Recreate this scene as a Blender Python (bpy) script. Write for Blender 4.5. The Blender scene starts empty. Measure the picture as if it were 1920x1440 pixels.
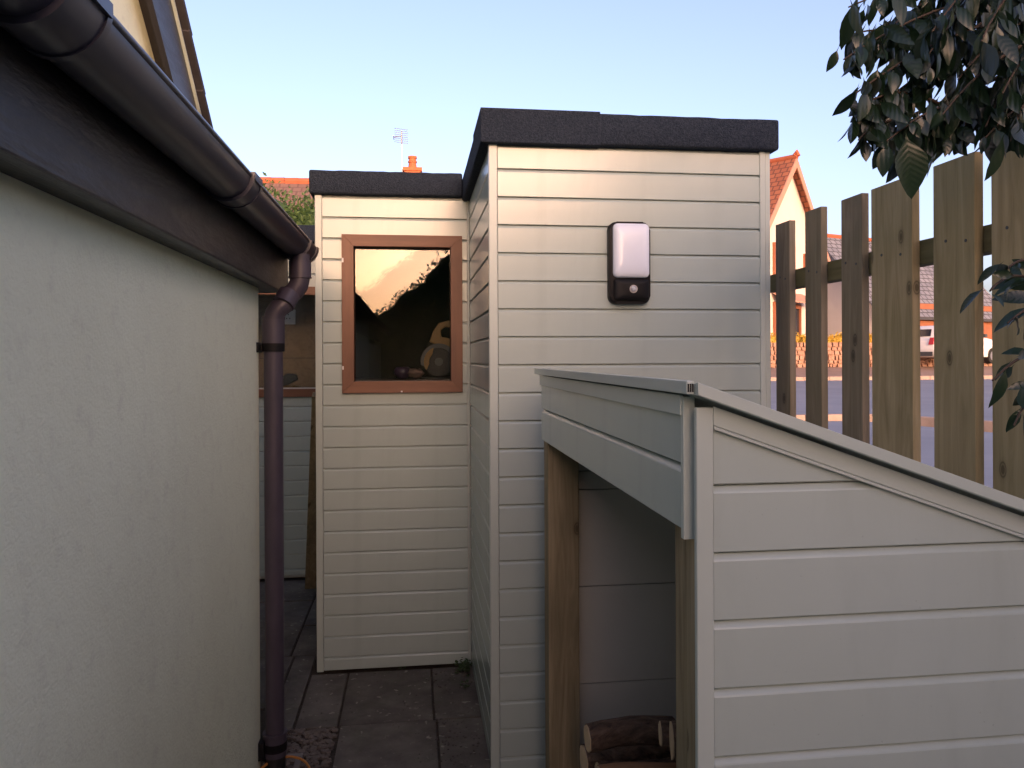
import bpy, bmesh, math, random
from mathutils import Vector, Matrix
R = math.radians
random.seed(7)
S = bpy.context.scene
COL = S.collection

# ------------------------------------------------------------------ camera, sky, sun, exposure
cam = bpy.data.cameras.new('camera')
cam.lens = 27.0; cam.sensor_width = 36.0; cam.shift_y = -0.026
cam.clip_start = 0.02; cam.clip_end = 2000
camo = bpy.data.objects.new('camera', cam); COL.objects.link(camo)
YAW = math.atan(185 / 1440)
camo.matrix_world = (Matrix.Translation((0, 0, 1.5)) @ Matrix.Rotation(-YAW, 4, 'Z')
                     @ Matrix.Rotation(R(90), 4, 'X') @ Matrix.Rotation(R(-0.25), 4, 'Z'))
S.camera = camo
SUN_EL, SUN_AZ = 4.2, -10.0           # low sun behind the camera beyond the hedge
w = bpy.data.worlds.new('World'); S.world = w; w.use_nodes = True
nt = w.node_tree; bg = nt.nodes['Background']
sky = nt.nodes.new('ShaderNodeTexSky'); sky.sky_type = 'NISHITA'; sky.sun_disc = False
sky.sun_elevation = R(SUN_EL); sky.sun_rotation = R(SUN_AZ + 180)
sky.altitude = 0; sky.air_density = 0.55; sky.dust_density = 4.2; sky.ozone_density = 1.1
wb = nt.nodes.new('ShaderNodeMix'); wb.data_type = 'RGBA'; wb.blend_type = 'MULTIPLY'; wb.inputs[0].default_value = 1.0
wb.inputs[7].default_value = (1.09, .85, .88, 1)        # white balance of the whole sky
nt.links.new(sky.outputs[0], wb.inputs[6]); nt.links.new(wb.outputs[2], bg.inputs[0]); bg.inputs[1].default_value = 0.15
sun = bpy.data.lights.new('sun', 'SUN'); sun.energy = 0.3; sun.angle = R(0.5); sun.color = (1.0, 0.66, 0.42)
suno = bpy.data.objects.new('sun', sun); COL.objects.link(suno)
trav = Vector((math.sin(R(SUN_AZ)) * math.cos(R(SUN_EL)), math.cos(R(SUN_AZ)) * math.cos(R(SUN_EL)), -math.sin(R(SUN_EL))))
suno.rotation_euler = trav.to_track_quat('-Z', 'Y').to_euler(); suno.location = (-6, -6, 12)
vs = S.view_settings
vs.view_transform = 'Standard'; vs.look = 'None'; vs.gamma = 1; vs.use_curve_mapping = False
vs.exposure = 2.65

# ------------------------------------------------------------------ materials
def newmat(name):
    m = bpy.data.materials.new(name); m.use_nodes = True
    return m, m.node_tree, m.node_tree.nodes['Principled BSDF']
def N(t, typ, **kw):
    n = t.nodes.new(typ)
    for k, v in kw.items():
        if k.startswith('i_'):
            key = k[2:]; n.inputs[int(key) if key.isdigit() else key.replace('_', ' ')].default_value = v
        else: setattr(n, k, v)
    return n
def ramp(t, fac, stops):
    n = t.nodes.new('ShaderNodeValToRGB'); e = n.color_ramp.elements
    while len(e) > 1: e.remove(e[-1])
    e[0].position = stops[0][0]; e[0].color = (*stops[0][1], 1)
    for p, c in stops[1:]:
        x = e.new(p); x.color = (*c, 1)
    t.links.new(fac, n.inputs[0]); return n.outputs[0]
def coords(t, scale=(1, 1, 1), rnd=True):
    tc = N(t, 'ShaderNodeTexCoord'); mp = N(t, 'ShaderNodeMapping')
    mp.inputs['Scale'].default_value = scale
    src = tc.outputs['Object']
    if rnd:
        oi = N(t, 'ShaderNodeObjectInfo'); mu = N(t, 'ShaderNodeMath', operation='MULTIPLY'); mu.inputs[1].default_value = 37.0
        t.links.new(oi.outputs['Random'], mu.inputs[0])
        ad = N(t, 'ShaderNodeVectorMath', operation='ADD')
        t.links.new(src, ad.inputs[0]); t.links.new(mu.outputs[0], ad.inputs[1]); src = ad.outputs[0]
    t.links.new(src, mp.inputs[0]); return mp.outputs[0]
def noise(t, vec, scale, detail=4, rough=.55, dist=0):
    n = N(t, 'ShaderNodeTexNoise'); n.inputs['Scale'].default_value = scale
    n.inputs['Detail'].default_value = detail; n.inputs['Roughness'].default_value = rough; n.inputs['Distortion'].default_value = dist
    t.links.new(vec, n.inputs['Vector']); return n.outputs['Fac']
def bump(t, p, h, strength, dist=.002):
    b = N(t, 'ShaderNodeBump'); b.inputs['Strength'].default_value = strength; b.inputs['Distance'].default_value = dist
    t.links.new(h, b.inputs['Height']); t.links.new(b.outputs[0], p.inputs['Normal'])
def mixc(t, fac, a, b):
    n = N(t, 'ShaderNodeMix', data_type='RGBA')
    for s, v in ((0, fac), (6, a), (7, b)):
        if hasattr(v, 'is_output'): t.links.new(v, n.inputs[s])
        elif s == 0: n.inputs[s].default_value = v
        else: n.inputs[s].default_value = (*v, 1)
    return n.outputs[2]
def simple(name, c1, c2=None, scale=8, rough=.6, bscale=60, bstr=.3, bdist=.002, stretch=(1, 1, 1), spec=.5, metal=0, rnd=True, dist=0):
    m, t, p = newmat(name); c2 = c2 or c1
    v = coords(t, stretch, rnd)
    f = noise(t, v, scale, 5, .6, dist)
    t.links.new(ramp(t, f, [(.3, c1), (.7, c2)]), p.inputs['Base Color'])
    p.inputs['Roughness'].default_value = rough; p.inputs['Metallic'].default_value = metal
    p.inputs['Specular IOR Level'].default_value = spec
    if bstr: bump(t, p, noise(t, v, bscale, 4, .6), bstr, bdist)
    return m
M = {}
def pvc(name, base, along):
    m, t, p = newmat(name)
    v = coords(t, along)
    f = noise(t, v, 9, 6, .65, .6); g = noise(t, coords(t, (1, 1, 1), False), 2.2, 4, .6)
    c = mixc(t, g, tuple(b * .93 for b in base), tuple(min(1, b * 1.05) for b in base))
    sp = noise(t, coords(t, (1, 1, 1)), 140, 2, .5)
    dirt = ramp(t, sp, [(.73, (0, 0, 0)), (.8, (.35, .35, .35))])
    stn = noise(t, coords(t, (4, 4, .8), False), 2.6, 5, .65, .4)
    c = mixc(t, ramp(t, stn, [(.52, (0, 0, 0)), (.78, (.30, .30, .30))]), c, tuple(b * .72 for b in base))
    t.links.new(mixc(t, dirt, c, tuple(b * .45 for b in base)), p.inputs['Base Color'])
    rr = N(t, 'ShaderNodeMapRange'); rr.inputs['To Min'].default_value = .16; rr.inputs['To Max'].default_value = .26
    t.links.new(g, rr.inputs['Value']); t.links.new(rr.outputs[0], p.inputs['Roughness'])
    p.inputs['Specular IOR Level'].default_value = .5
    bump(t, p, f, .13, .0012)
    return m
CREAM = (.415, .49, .455)
M['pvc'] = pvc('pvc_cladding', CREAM, (.5, 6, 9))
M['pvc_trim'] = simple('pvc_trim', (.43, .50, .46), (.46, .53, .49), 3, .3, 40, .04)
M['pvc_dark'] = simple('pvc_inner', (.48, .49, .45), (.53, .54, .49), 3, .45, 40, .04)
M['cells'] = simple('hollow_cells', (.01, .01, .01), None, 5, .9, 5, 0)
def wood(name, a, b, c, sx, knots=True, rough=.8, moss=None):
    m, t, p = newmat(name)
    v = coords(t, sx)
    g = noise(t, v, 3.0, 6, .62, 1.6)
    col = ramp(t, g, [(.25, a), (.5, b), (.75, c)])
    big = noise(t, coords(t, (1, 1, 1)), 3.5, 3, .5)
    col = mixc(t, ramp(t, big, [(.35, (0, 0, 0)), (.75, (.5, .5, .5))]), col, moss or tuple(x * .55 for x in a))
    if knots:
        vo = N(t, 'ShaderNodeTexVoronoi', voronoi_dimensions='2D'); vo.inputs['Scale'].default_value = 5.0; vo.inputs['Randomness'].default_value = 1
        sep = N(t, 'ShaderNodeSeparateXYZ'); t.links.new(coords(t, (1, 1, 1)), sep.inputs[0])
        sm = N(t, 'ShaderNodeMath', operation='ADD'); t.links.new(sep.outputs[0], sm.inputs[0]); t.links.new(sep.outputs[1], sm.inputs[1])
        zs = N(t, 'ShaderNodeMath', operation='MULTIPLY'); zs.inputs[1].default_value = .55; t.links.new(sep.outputs[2], zs.inputs[0])
        cb = N(t, 'ShaderNodeCombineXYZ'); t.links.new(sm.outputs[0], cb.inputs[0]); t.links.new(zs.outputs[0], cb.inputs[1])
        t.links.new(cb.outputs[0], vo.inputs['Vector'])
        kf = ramp(t, vo.outputs['Distance'], [(.025, (.8, .8, .8)), (.038, (.35, .35, .35)), (.046, (.85, .85, .85)), (.06, (.2, .2, .2)), (.10, (0, 0, 0))])
        col = mixc(t, kf, col, tuple(x * .3 for x in a))
    t.links.new(col, p.inputs['Base Color']); p.inputs['Roughness'].default_value = rough
    p.inputs['Specular IOR Level'].default_value = .25
    bump(t, p, noise(t, v, 9, 5, .6, .8), .35, .003)
    return m
VZ = (9, 9, .7)
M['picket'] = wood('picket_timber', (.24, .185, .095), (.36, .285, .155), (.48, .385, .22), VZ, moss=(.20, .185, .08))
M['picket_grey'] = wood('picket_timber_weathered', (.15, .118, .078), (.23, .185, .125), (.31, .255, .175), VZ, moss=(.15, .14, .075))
M['rail'] = wood('rail_timber', (.13, .10, .045), (.17, .14, .065), (.22, .18, .085), (9, .7, 9), moss=(.07, .085, .03))
M['post'] = wood('post_timber', (.18, .142, .082), (.28, .23, .14), (.39, .325, .21), VZ, moss=(.13, .115, .07))
M['board_wood'] = wood('pale_timber', (.30, .18, .09), (.38, .24, .12), (.45, .3, .16), VZ)
M['stain'] = simple('brown_stained_frame', (.125, .052, .026), (.20, .086, .043), 2.5, .5, 60, .15, .001, (8, 8, 1.2))
M['stain_h'] = simple('brown_stained_rail', (.125, .052, .026), (.20, .086, .043), 2.5, .5, 60, .15, .001, (1.2, 8, 8))
M['felt'] = simple('roof_felt', (.013, .019, .030), (.040, .052, .072), 150, .95, 170, 1.0, .006, spec=.15)
M['gutter'] = simple('brown_gutter_plastic', (.034, .033, .047), (.050, .048, .066), 5, .34, 30, .05)
M['pipe'] = simple('brown_downpipe_plastic', (.046, .038, .054), (.066, .056, .076), 6, .42, 40, .06, stretch=(3, 3, 1))
M['black'] = simple('black_plastic', (.008, .008, .009), None, 5, .5, 300, .08, spec=.18)
M['diffuser'] = simple('opal_diffuser', (.72, .78, .88), None, 5, .18, 5, 0)
M['lens'] = simple('sensor_lens', (.55, .58, .62), (.3, .32, .36), 160, .15, 100, .5)
M['plate_white'] = simple('white_plastic', (.75, .75, .73), None, 5, .35, 5, 0)
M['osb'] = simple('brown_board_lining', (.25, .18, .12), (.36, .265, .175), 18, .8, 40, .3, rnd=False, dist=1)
M['lining'] = simple('shade_dark_lining', (.012, .013, .010), (.022, .022, .016), 9, .85, 40, .3)  # near-black colour stands in for the shade inside the main block
M['bench'] = simple('shade_dark_bench', (.03, .026, .02), (.05, .042, .032), 6, .7, 40, .3, stretch=(1, 6, 6))  # bench colour darkened to stand in for the unlit interior
M['floor_in'] = simple('shed_floor', (.2, .15, .1), None, 5, .8, 5, 0)
def fascia_mat():
    m, t, p = newmat('black_brown_paint')
    v = coords(t, (1, .25, 1), False)
    a = noise(t, v, 14, 6, .7, .5); b = noise(t, v, 60, 3, .6)
    col = mixc(t, ramp(t, a, [(.62, (0, 0, 0)), (.68, (.7, .7, .7))]), (.020, .017, .018), (.075, .062, .055))
    t.links.new(col, p.inputs['Base Color']); p.inputs['Roughness'].default_value = .38
    rr = N(t, 'ShaderNodeMapRange'); rr.inputs['To Min'].default_value = .28; rr.inputs['To Max'].default_value = .6
    t.links.new(a, rr.inputs['Value']); t.links.new(rr.outputs[0], p.inputs['Roughness'])
    mx = N(t, 'ShaderNodeMath', operation='ADD'); t.links.new(a, mx.inputs[0]); t.links.new(b, mx.inputs[1])
    bump(t, p, mx.outputs[0], .5, .004)
    return m
M['fascia'] = fascia_mat()
def render_mat():
    m, t, p = newmat('cream_render')
    v = coords(t, (1, 1, 1), False)
    a = noise(t, v, 1.6, 5, .6); b = noise(t, v, 130, 5, .7); c = noise(t, v, 22, 4, .6)
    col = mixc(t, ramp(t, a, [(.3, (0, 0, 0)), (.75, (1, 1, 1))]), (.87, .91, .68), (.79, .82, .605))
    col = mixc(t, ramp(t, c, [(.55, (0, 0, 0)), (.8, (.25, .25, .25))]), col, (.52, .49, .39))
    st = noise(t, coords(t, (2.2, 2.2, .5), False), 2.0, 5, .65, .5)
    col = mixc(t, ramp(t, st, [(.5, (0, 0, 0)), (.85, (.12, .12, .12))]), col, (.60, .57, .45))
    t.links.new(col, p.inputs['Base Color']); p.inputs['Roughness'].default_value = .9; p.inputs['Specular IOR Level'].default_value = .2
    mx = N(t, 'ShaderNodeMath', operation='MULTIPLY_ADD'); mx.inputs[1].default_value = 1.2
    t.links.new(c, mx.inputs[0]); t.links.new(b, mx.inputs[2])
    bump(t, p, mx.outputs[0], .8, .003)
    return m
M['render'] = render_mat()
def slab_mat():
    m, t, p = newmat('stained_paving')
    v = coords(t, (1, 1, 1), False); vr = coords(t)
    a = noise(t, vr, 4, 6, .65); b = noise(t, v, 70, 4, .7); l = noise(t, v, 30, 3, .5, .4); g = noise(t, v, 6, 5, .7)
    col = ramp(t, a, [(.3, (.055, .050, .043)), (.5, (.115, .104, .09)), (.72, (.19, .175, .15))])
    col = mixc(t, ramp(t, g, [(.5, (0, 0, 0)), (.72, (.5, .5, .5))]), col, (.075, .085, .05))
    col = mixc(t, ramp(t, l, [(.64, (0, 0, 0)), (.70, (.7, .7, .7))]), col, (.33, .31, .26))
    t.links.new(col, p.inputs['Base Color']); p.inputs['Roughness'].default_value = .82
    bump(t, p, b, .5, .003)
    return m
M['slab'] = slab_mat()
M['soil'] = simple('dark_soil', (.03, .024, .018), (.06, .05, .038), 12, .95, 60, .8, .01, rnd=False)
M['gravel'] = simple('gravel_stone', (.05, .042, .037), (.16, .14, .125), 3, .85, 90, .4, .002)
M['grass'] = simple('verge_ground', (.06, .075, .025), (.11, .11, .05), 3, .95, 20, .8, .03, rnd=False)
M['asphalt'] = simple('road_asphalt', (.17, .19, .23), (.22, .245, .29), .8, .85, 60, .4, .004, rnd=False)
M['pavement'] = simple('pavement_tarmac', (.22, .15, .12), (.28, .2, .165), 2, .9, 40, .3, rnd=False)
M['kerb'] = simple('kerb_stone', (.30, .22, .18), (.40, .30, .25), 6, .85, 40, .3)
M['gable'] = simple('far_cream_render', (.60, .53, .48), (.64, .57, .52), 1.2, .9, 40, .3, rnd=False)
M['pinkwood'] = simple('red_brown_verge', (.40, .22, .16), (.45, .26, .19), 3, .7, 5, 0)
M['brownwood'] = simple('brown_painted_wood', (.25, .085, .04), (.30, .11, .05), 3, .6, 5, 0)
def tiles(name, c1, c2, mortar, sc, w_, h_):
    m, t, p = newmat(name)
    tc = N(t, 'ShaderNodeTexCoord'); br = N(t, 'ShaderNodeTexBrick')
    t.links.new(tc.outputs['UV'], br.inputs['Vector'])
    br.inputs['Color1'].default_value = (*c1, 1); br.inputs['Color2'].default_value = (*c2, 1); br.inputs['Mortar'].default_value = (*mortar, 1)
    br.inputs['Scale'].default_value = sc; br.inputs['Brick Width'].default_value = w_; br.inputs['Row Height'].default_value = h_
    br.inputs['Mortar Size'].default_value = .03; br.inputs['Bias'].default_value = 0
    t.links.new(br.outputs['Color'], p.inputs['Base Color']); p.inputs['Roughness'].default_value = .85
    bump(t, p, br.outputs['Fac'], -.6, .03)
    return m
M['terracotta'] = tiles('terracotta_tiles', (.36, .125, .06), (.28, .09, .045), (.14, .05, .03), 1, .3, .28)
M['brown_tile'] = tiles('brown_red_tiles', (.19, .115, .095), (.16, .095, .08), (.12, .07, .06), 1, .3, .28)
M['slate'] = tiles('slate_tiles', (.15, .16, .20), (.21, .22, .26), (.05, .05, .06), 1, .35, .3)
M['ridge'] = simple('terracotta_ridge', (.40, .11, .05), (.34, .09, .04), 4, .8, 20, .2)
M['darktile'] = simple('dark_roof_tile', (.022, .02, .024), (.04, .036, .04), 12, .9, 60, .6, .004)
M['brickred'] = simple('chimney_brick', (.48, .15, .06), (.40, .115, .05), 6, .85, 30, .3)
M['sandstone'] = simple('pink_sandstone', (.26, .145, .10), (.40, .25, .18), 4, .9, 18, .6, .02)
M['alu'] = simple('aerial_metal', (.42, .40, .40), None, 4, .45, 5, 0, metal=.7)
M['car_white'] = simple('white_car_paint', (.72, .70, .68), None, 4, .25, 5, 0)
M['car_glass'] = simple('tinted_glass', (.02, .025, .035), None, 4, .06, 5, 0)
M['tyre'] = simple('tyre_rubber', (.015, .015, .015), None, 4, .85, 40, .2)
M['rim'] = simple('wheel_rim', (.4, .4, .42), None, 4, .35, 5, 0, metal=.8)
M['plate_yellow'] = simple('yellow_plate', (.75, .52, .06), None, 4, .4, 5, 0)
M['taillight'] = simple('red_lamp', (.45, .02, .015), None, 4, .15, 5, 0)
M['saw_yellow'] = simple('yellow_tool_plastic', (.17, .095, .008), (.12, .066, .008), 6, .5, 5, 0)
M['steel'] = simple('tool_steel', (.022, .024, .025), (.014, .015, .016), 9, .6, 5, 0, metal=0)
M['grey_tool'] = simple('grey_tool', (.05, .055, .06), None, 4, .55, 5, 0)
M['purple'] = simple('purple_ball_skin', (.03, .02, .04), (.05, .03, .06), 4, .3, 5, 0)
M['pinkcloth'] = simple('pink_cloth', (.12, .085, .075), (.16, .11, .10), 9, .9, 60, .4)
M['hose'] = simple('orange_hose', (.42, .18, .035), (.36, .15, .03), 9, .45, 5, 0)
M['drain'] = simple('drain_plastic', (.14, .13, .125), (.2, .19, .18), 9, .7, 30, .2)
M['bark'] = simple('log_bark', (.05, .033, .024), (.24, .155, .105), 11, .95, 55, 1.0, .02, stretch=(1, 2, 2), dist=2.5)
M['cut'] = simple('sawn_log_end', (.46, .35, .22), (.58, .46, .30), 14, .85, 60, .3)
M['splitwood'] = simple('split_log_face', (.24, .11, .05), (.36, .19, .09), 5, .9, 50, .5, .004, stretch=(1, 6, 6))
M['twig'] = simple('twig_bark', (.045, .03, .02), (.08, .055, .035), 20, .9, 60, .5)
M['trunk'] = simple('trunk_bark', (.06, .045, .03), (.11, .085, .06), 14, .95, 40, .9, .01)
def leafmat(name, a, b, rough, trans=.0, under=None):
    m, t, p = newmat(name)
    g = N(t, 'ShaderNodeNewGeometry')
    col = ramp(t, g.outputs['Random Per Island'], [(0, a), (1, b)])
    oi = N(t, 'ShaderNodeObjectInfo')
    col = mixc(t, oi.outputs['Random'], col, tuple(x * 1.25 for x in b))
    if under: col = mixc(t, g.outputs['Backfacing'], col, under)
    t.links.new(col, p.inputs['Base Color']); p.inputs['Roughness'].default_value = rough
    if trans:
        tr = N(t, 'ShaderNodeBsdfTranslucent'); t.links.new(col, tr.inputs[0])
        mx = N(t, 'ShaderNodeMixShader'); mx.inputs[0].default_value = trans
        t.links.new(p.outputs[0], mx.inputs[1]); t.links.new(tr.outputs[0], mx.inputs[2])
        t.links.new(mx.outputs[0], t.nodes['Material Output'].inputs[0])
    return m
M['leaf'] = leafmat('glossy_evergreen_leaf', (.005, .014, .007), (.010, .024, .011), .32, .04, (.014, .022, .012))
M['leaf'].node_tree.nodes['Principled BSDF'].inputs['Specular IOR Level'].default_value = .5
def veins(m):
    t = m.node_tree; p = t.nodes['Principled BSDF']
    tc = N(t, 'ShaderNodeTexCoord'); sx = N(t, 'ShaderNodeSeparateXYZ'); t.links.new(tc.outputs['Object'], sx.inputs[0])
    ab = N(t, 'ShaderNodeMath', operation='ABSOLUTE'); t.links.new(sx.outputs[0], ab.inputs[0])
    su = N(t, 'ShaderNodeMath', operation='MULTIPLY_ADD'); su.inputs[1].default_value = -.8; t.links.new(ab.outputs[0], su.inputs[0]); t.links.new(sx.outputs[1], su.inputs[2])
    mu = N(t, 'ShaderNodeMath', operation='MULTIPLY'); mu.inputs[1].default_value = 620; t.links.new(su.outputs[0], mu.inputs[0])
    si = N(t, 'ShaderNodeMath', operation='SINE'); t.links.new(mu.outputs[0], si.inputs[0])
    bump(t, p, si.outputs[0], .14, .0010)
veins(M['leaf'])
M['hedge'] = leafmat('hedge_leaf', (.045, .085, .022), (.085, .13, .035), .5, .2)
M['bush'] = leafmat('conifer_leaf', (.065, .125, .035), (.11, .18, .055), .55, .3)
M['gold'] = leafmat('golden_leaf', (.42, .27, .035), (.55, .36, .05), .6, .3)
M['greenhedge'] = leafmat('green_hedge_leaf', (.15, .16, .03), (.22, .22, .045), .6, .3)
M['weed'] = leafmat('weed_leaf', (.03, .06, .018), (.05, .085, .025), .5, .2)
M['wet'] = simple('hopper_black', (.01, .01, .01), None, 4, .5, 5, 0)
def glass(name, f0, tint=(1, 1, 1)):
    m, t, p = newmat(name); t.nodes.remove(p)
    tr = N(t, 'ShaderNodeBsdfTransparent'); tr.inputs[0].default_value = (*tint, 1)
    gl = N(t, 'ShaderNodeBsdfGlossy'); gl.inputs['Roughness'].default_value = 0.0
    lw = N(t, 'ShaderNodeLayerWeight'); lw.inputs[0].default_value = .25
    ma = N(t, 'ShaderNodeMath', operation='MULTIPLY_ADD'); ma.inputs[1].default_value = 1 - f0; ma.inputs[2].default_value = f0; ma.use_clamp = True
    t.links.new(lw.outputs['Fresnel'], ma.inputs[0])
    mx = N(t, 'ShaderNodeMixShader')
    t.links.new(ma.outputs[0], mx.inputs[0]); t.links.new(tr.outputs[0], mx.inputs[1]); t.links.new(gl.outputs[0], mx.inputs[2])
    t.links.new(mx.outputs[0], t.nodes['Material Output'].inputs[0])
    return m
M['glass'] = glass('window_glass', .018, (.9, .92, .9))

# ------------------------------------------------------------------ helpers
def tag(o, label=None, cat=None, group=None, kind=None):
    if label: o['label'] = label
    if cat: o['category'] = cat
    if group: o['group'] = group
    if kind: o['kind'] = kind
    return o
def thing(name, label, cat, loc=(0, 0, 0), group=None):
    o = bpy.data.objects.new(name, None); COL.objects.link(o); o.location = loc; o.empty_display_size = .1
    return tag(o, label, cat, group)
def adopt(o, parent):
    if parent is not None:
        o.parent = parent
        if parent.type == 'EMPTY': o.matrix_parent_inverse = Matrix.Translation(-Vector(parent.location))
        else: o.matrix_parent_inverse = (Matrix.Translation(parent.location) @ parent.rotation_euler.to_matrix().to_4x4()).inverted()
    return o
def link(name, me, mat=None, parent=None, loc=(0, 0, 0), rot=(0, 0, 0)):
    o = bpy.data.objects.new(name, me); COL.objects.link(o); o.location = loc; o.rotation_euler = rot
    if mat is not None and not me.materials: me.materials.append(mat)
    return adopt(o, parent)
def frombm(name, bm, mat, parent=None, smooth=False, loc=(0, 0, 0), rot=(0, 0, 0)):
    bmesh.ops.recalc_face_normals(bm, faces=bm.faces)
    me = bpy.data.meshes.new(name); bm.to_mesh(me); bm.free()
    if smooth:
        for p in me.polygons: p.use_smooth = True
    return link(name, me, mat, parent, loc, rot)
def pyd(name, v, f, mat, parent=None, smooth=False):
    me = bpy.data.meshes.new(name); me.from_pydata(v, [], f); me.update()
    if smooth:
        for p in me.polygons: p.use_smooth = True
    return link(name, me, mat, parent)
def bbox(bm, x0, x1, y0, y1, z0, z1, bev=0):
    g = bmesh.ops.create_cube(bm, size=1)['verts']
    for v in g: v.co = ((x0 + x1) / 2 + v.co.x * (x1 - x0), (y0 + y1) / 2 + v.co.y * (y1 - y0), (z0 + z1) / 2 + v.co.z * (z1 - z0))
    if bev:
        es = {e for v in g for e in v.link_edges}
        bmesh.ops.bevel(bm, geom=list(es), offset=bev, segments=2, affect='EDGES', profile=.6)
def box(name, x0, x1, y0, y1, z0, z1, mat, parent=None, bev=0):
    bm = bmesh.new(); bbox(bm, x0, x1, y0, y1, z0, z1, bev); return frombm(name, bm, mat, parent)
def boxes(name, lst, mat, parent=None, bev=0):
    bm = bmesh.new()
    for b in lst: bbox(bm, *b, bev)
    return frombm(name, bm, mat, parent)
def bprism(bm, pts, vec, bev=0):
    vec = Vector(vec); a = [bm.verts.new(p) for p in pts]; b = [bm.verts.new(Vector(p) + vec) for p in pts]
    n = len(pts); fs = [bm.faces.new(a), bm.faces.new(b[::-1])]
    for i in range(n): fs.append(bm.faces.new((a[i], a[(i + 1) % n], b[(i + 1) % n], b[i])))
    if bev:
        bmesh.ops.recalc_face_normals(bm, faces=fs)
        es = {e for f in fs for e in f.edges}
        bmesh.ops.bevel(bm, geom=list(es), offset=bev, segments=2, affect='EDGES', profile=.6)
def prism(name, pts, vec, mat, parent=None, bev=0, smooth=False):
    bm = bmesh.new(); bprism(bm, pts, vec, bev); return frombm(name, bm, mat, parent, smooth)
def btube(bm, path, rad, n=12, cap=True):
    path = [Vector(p) for p in path]
    rads = rad if isinstance(rad, (list, tuple)) else [rad] * len(path)
    rings = []; prev = None
    for i, p in enumerate(path):
        d = (path[min(i + 1, len(path) - 1)] - path[max(i - 1, 0)]).normalized()
        if prev is None:
            up = Vector((0, 0, 1)) if abs(d.z) < .9 else Vector((0, 1, 0)); prev = d.cross(up).normalized()
        prev = (prev - d * prev.dot(d)).normalized(); q = d.cross(prev)
        rings.append([bm.verts.new(p + rads[i] * (math.cos(2 * math.pi * k / n) * prev + math.sin(2 * math.pi * k / n) * q)) for k in range(n)])
    for a, b in zip(rings, rings[1:]):
        for k in range(n): bm.faces.new((a[k], a[(k + 1) % n], b[(k + 1) % n], b[k]))
    if cap: bm.faces.new(rings[0][::-1]); bm.faces.new(rings[-1])
def smooth_angle(o, ang=35):
    me = o.data
    for p in me.polygons: p.use_smooth = True
    me.set_sharp_from_angle(angle=R(ang)); return o
def tube(name, path, rad, mat, parent=None, n=12):
    bm = bmesh.new(); btube(bm, path, rad, n); return smooth_angle(frombm(name, bm, mat, parent), 40)
def rrect(w_, h_, r, n=6):
    pts = []
    for cx, cz, a0 in ((w_/2-r, h_/2-r, 0), (-w_/2+r, h_/2-r, 90), (-w_/2+r, -h_/2+r, 180), (w_/2-r, -h_/2+r, 270)):
        for k in range(n + 1):
            a = R(a0 + 90 * k / n); pts.append((cx + r * math.cos(a), cz + r * math.sin(a)))
    return pts
def uvquad(o, pts_uv):
    uv = o.data.uv_layers.new(name='UVMap')
    for l, c in zip(o.data.loops, [pts_uv[l.vertex_index] for l in o.data.loops]): uv.data[l.index].uv = c

# --------------------------------------------------------------- cladding boards
PITCH = .1
_bm_cache = {}
def board_mesh(length, h=PITCH, bevb=.0105, dep=.0085):
    key = (round(length, 4), round(h, 4))
    if key in _bm_cache: return _bm_cache[key]
    # profile in (y,z): front at y=0 (facing -y), top edge slopes back, thin gap on top
    prof = [(0, .0015), (0, h - bevb - .003), (.0012, h - bevb - .0006), (dep, h - .0030), (.013, h - .0030), (.013, 0), (.0012, 0)]
    bm = bmesh.new(); bprism(bm, [(0, y, z) for y, z in prof], (length, 0, 0))
    bmesh.ops.recalc_face_normals(bm, faces=bm.faces)
    me = bpy.data.meshes.new('board'); bm.to_mesh(me); bm.free(); me.materials.append(M['pvc'])
    _bm_cache[key] = me; return me
def clad(wall, x0, x1, plane, z0, z1, off, face='-Y', hole=None, h=PITCH):
    """rows of boards whose grooves stand at off + k*h; plane is the front face"""
    k = math.floor((z0 - off) / h)
    z = off + k * h
    while z < z1 - .004:
        a, b = max(z, z0), min(z + h, z1)
        hh = b - a
        if hh > .012:
            spans = [(x0, x1)]
            if hole and b > hole[2] and a < hole[3]: spans = [(x0, hole[0]), (hole[1], x1)]
            for s0, s1 in spans:
                me = board_mesh(s1 - s0, hh)
                jit = random.uniform(-.0006, .0006)
                if face == '-Y': link('board', me, None, wall, (s0, plane + jit, a))
                else: link('board', me, None, wall, (plane + jit, s1, a), (0, 0, R(-90)))
        z += h

# ================================================================== STRUCTURE
def terrain(x, y):
    out = .45 if y < 6 else .45 + (y - 6) * .0105
    if y > 25: out = .65 + min(1, (y - 25) / 2.5) * .45
    if y > 32: out = 1.1 + min(1, (y - 32) / 20) * .15
    if x < 1.45 and y < 8.5: return -.07
    return out
xs = [-400, -120, -40, -12, -6, -2, 0, 1.44, 1.46, 3, 6, 10, 15, 22, 30, 45, 80, 160, 500]
ys = [-300, -100, -40, -15, -6, -2, 1, 3, 5, 6, 8.4, 8.6, 12, 16, 20, 25, 25.6, 26.2, 26.8, 27.5, 32, 38, 45, 52, 80, 160, 600]
tv = [(x, y, terrain(x, y)) for y in ys for x in xs]
nx = len(xs)
tf = [(j * nx + i, j * nx + i + 1, (j + 1) * nx + i + 1, (j + 1) * nx + i) for j in range(len(ys) - 1) for i in range(nx - 1)]
g = pyd('ground', tv, tf, M['grass']); tag(g, kind='structure')
yard = box('yard_soil', -2.9, 1.43, -9, 8.3, -.068, -.012, M['soil']); tag(yard, kind='structure')
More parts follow.
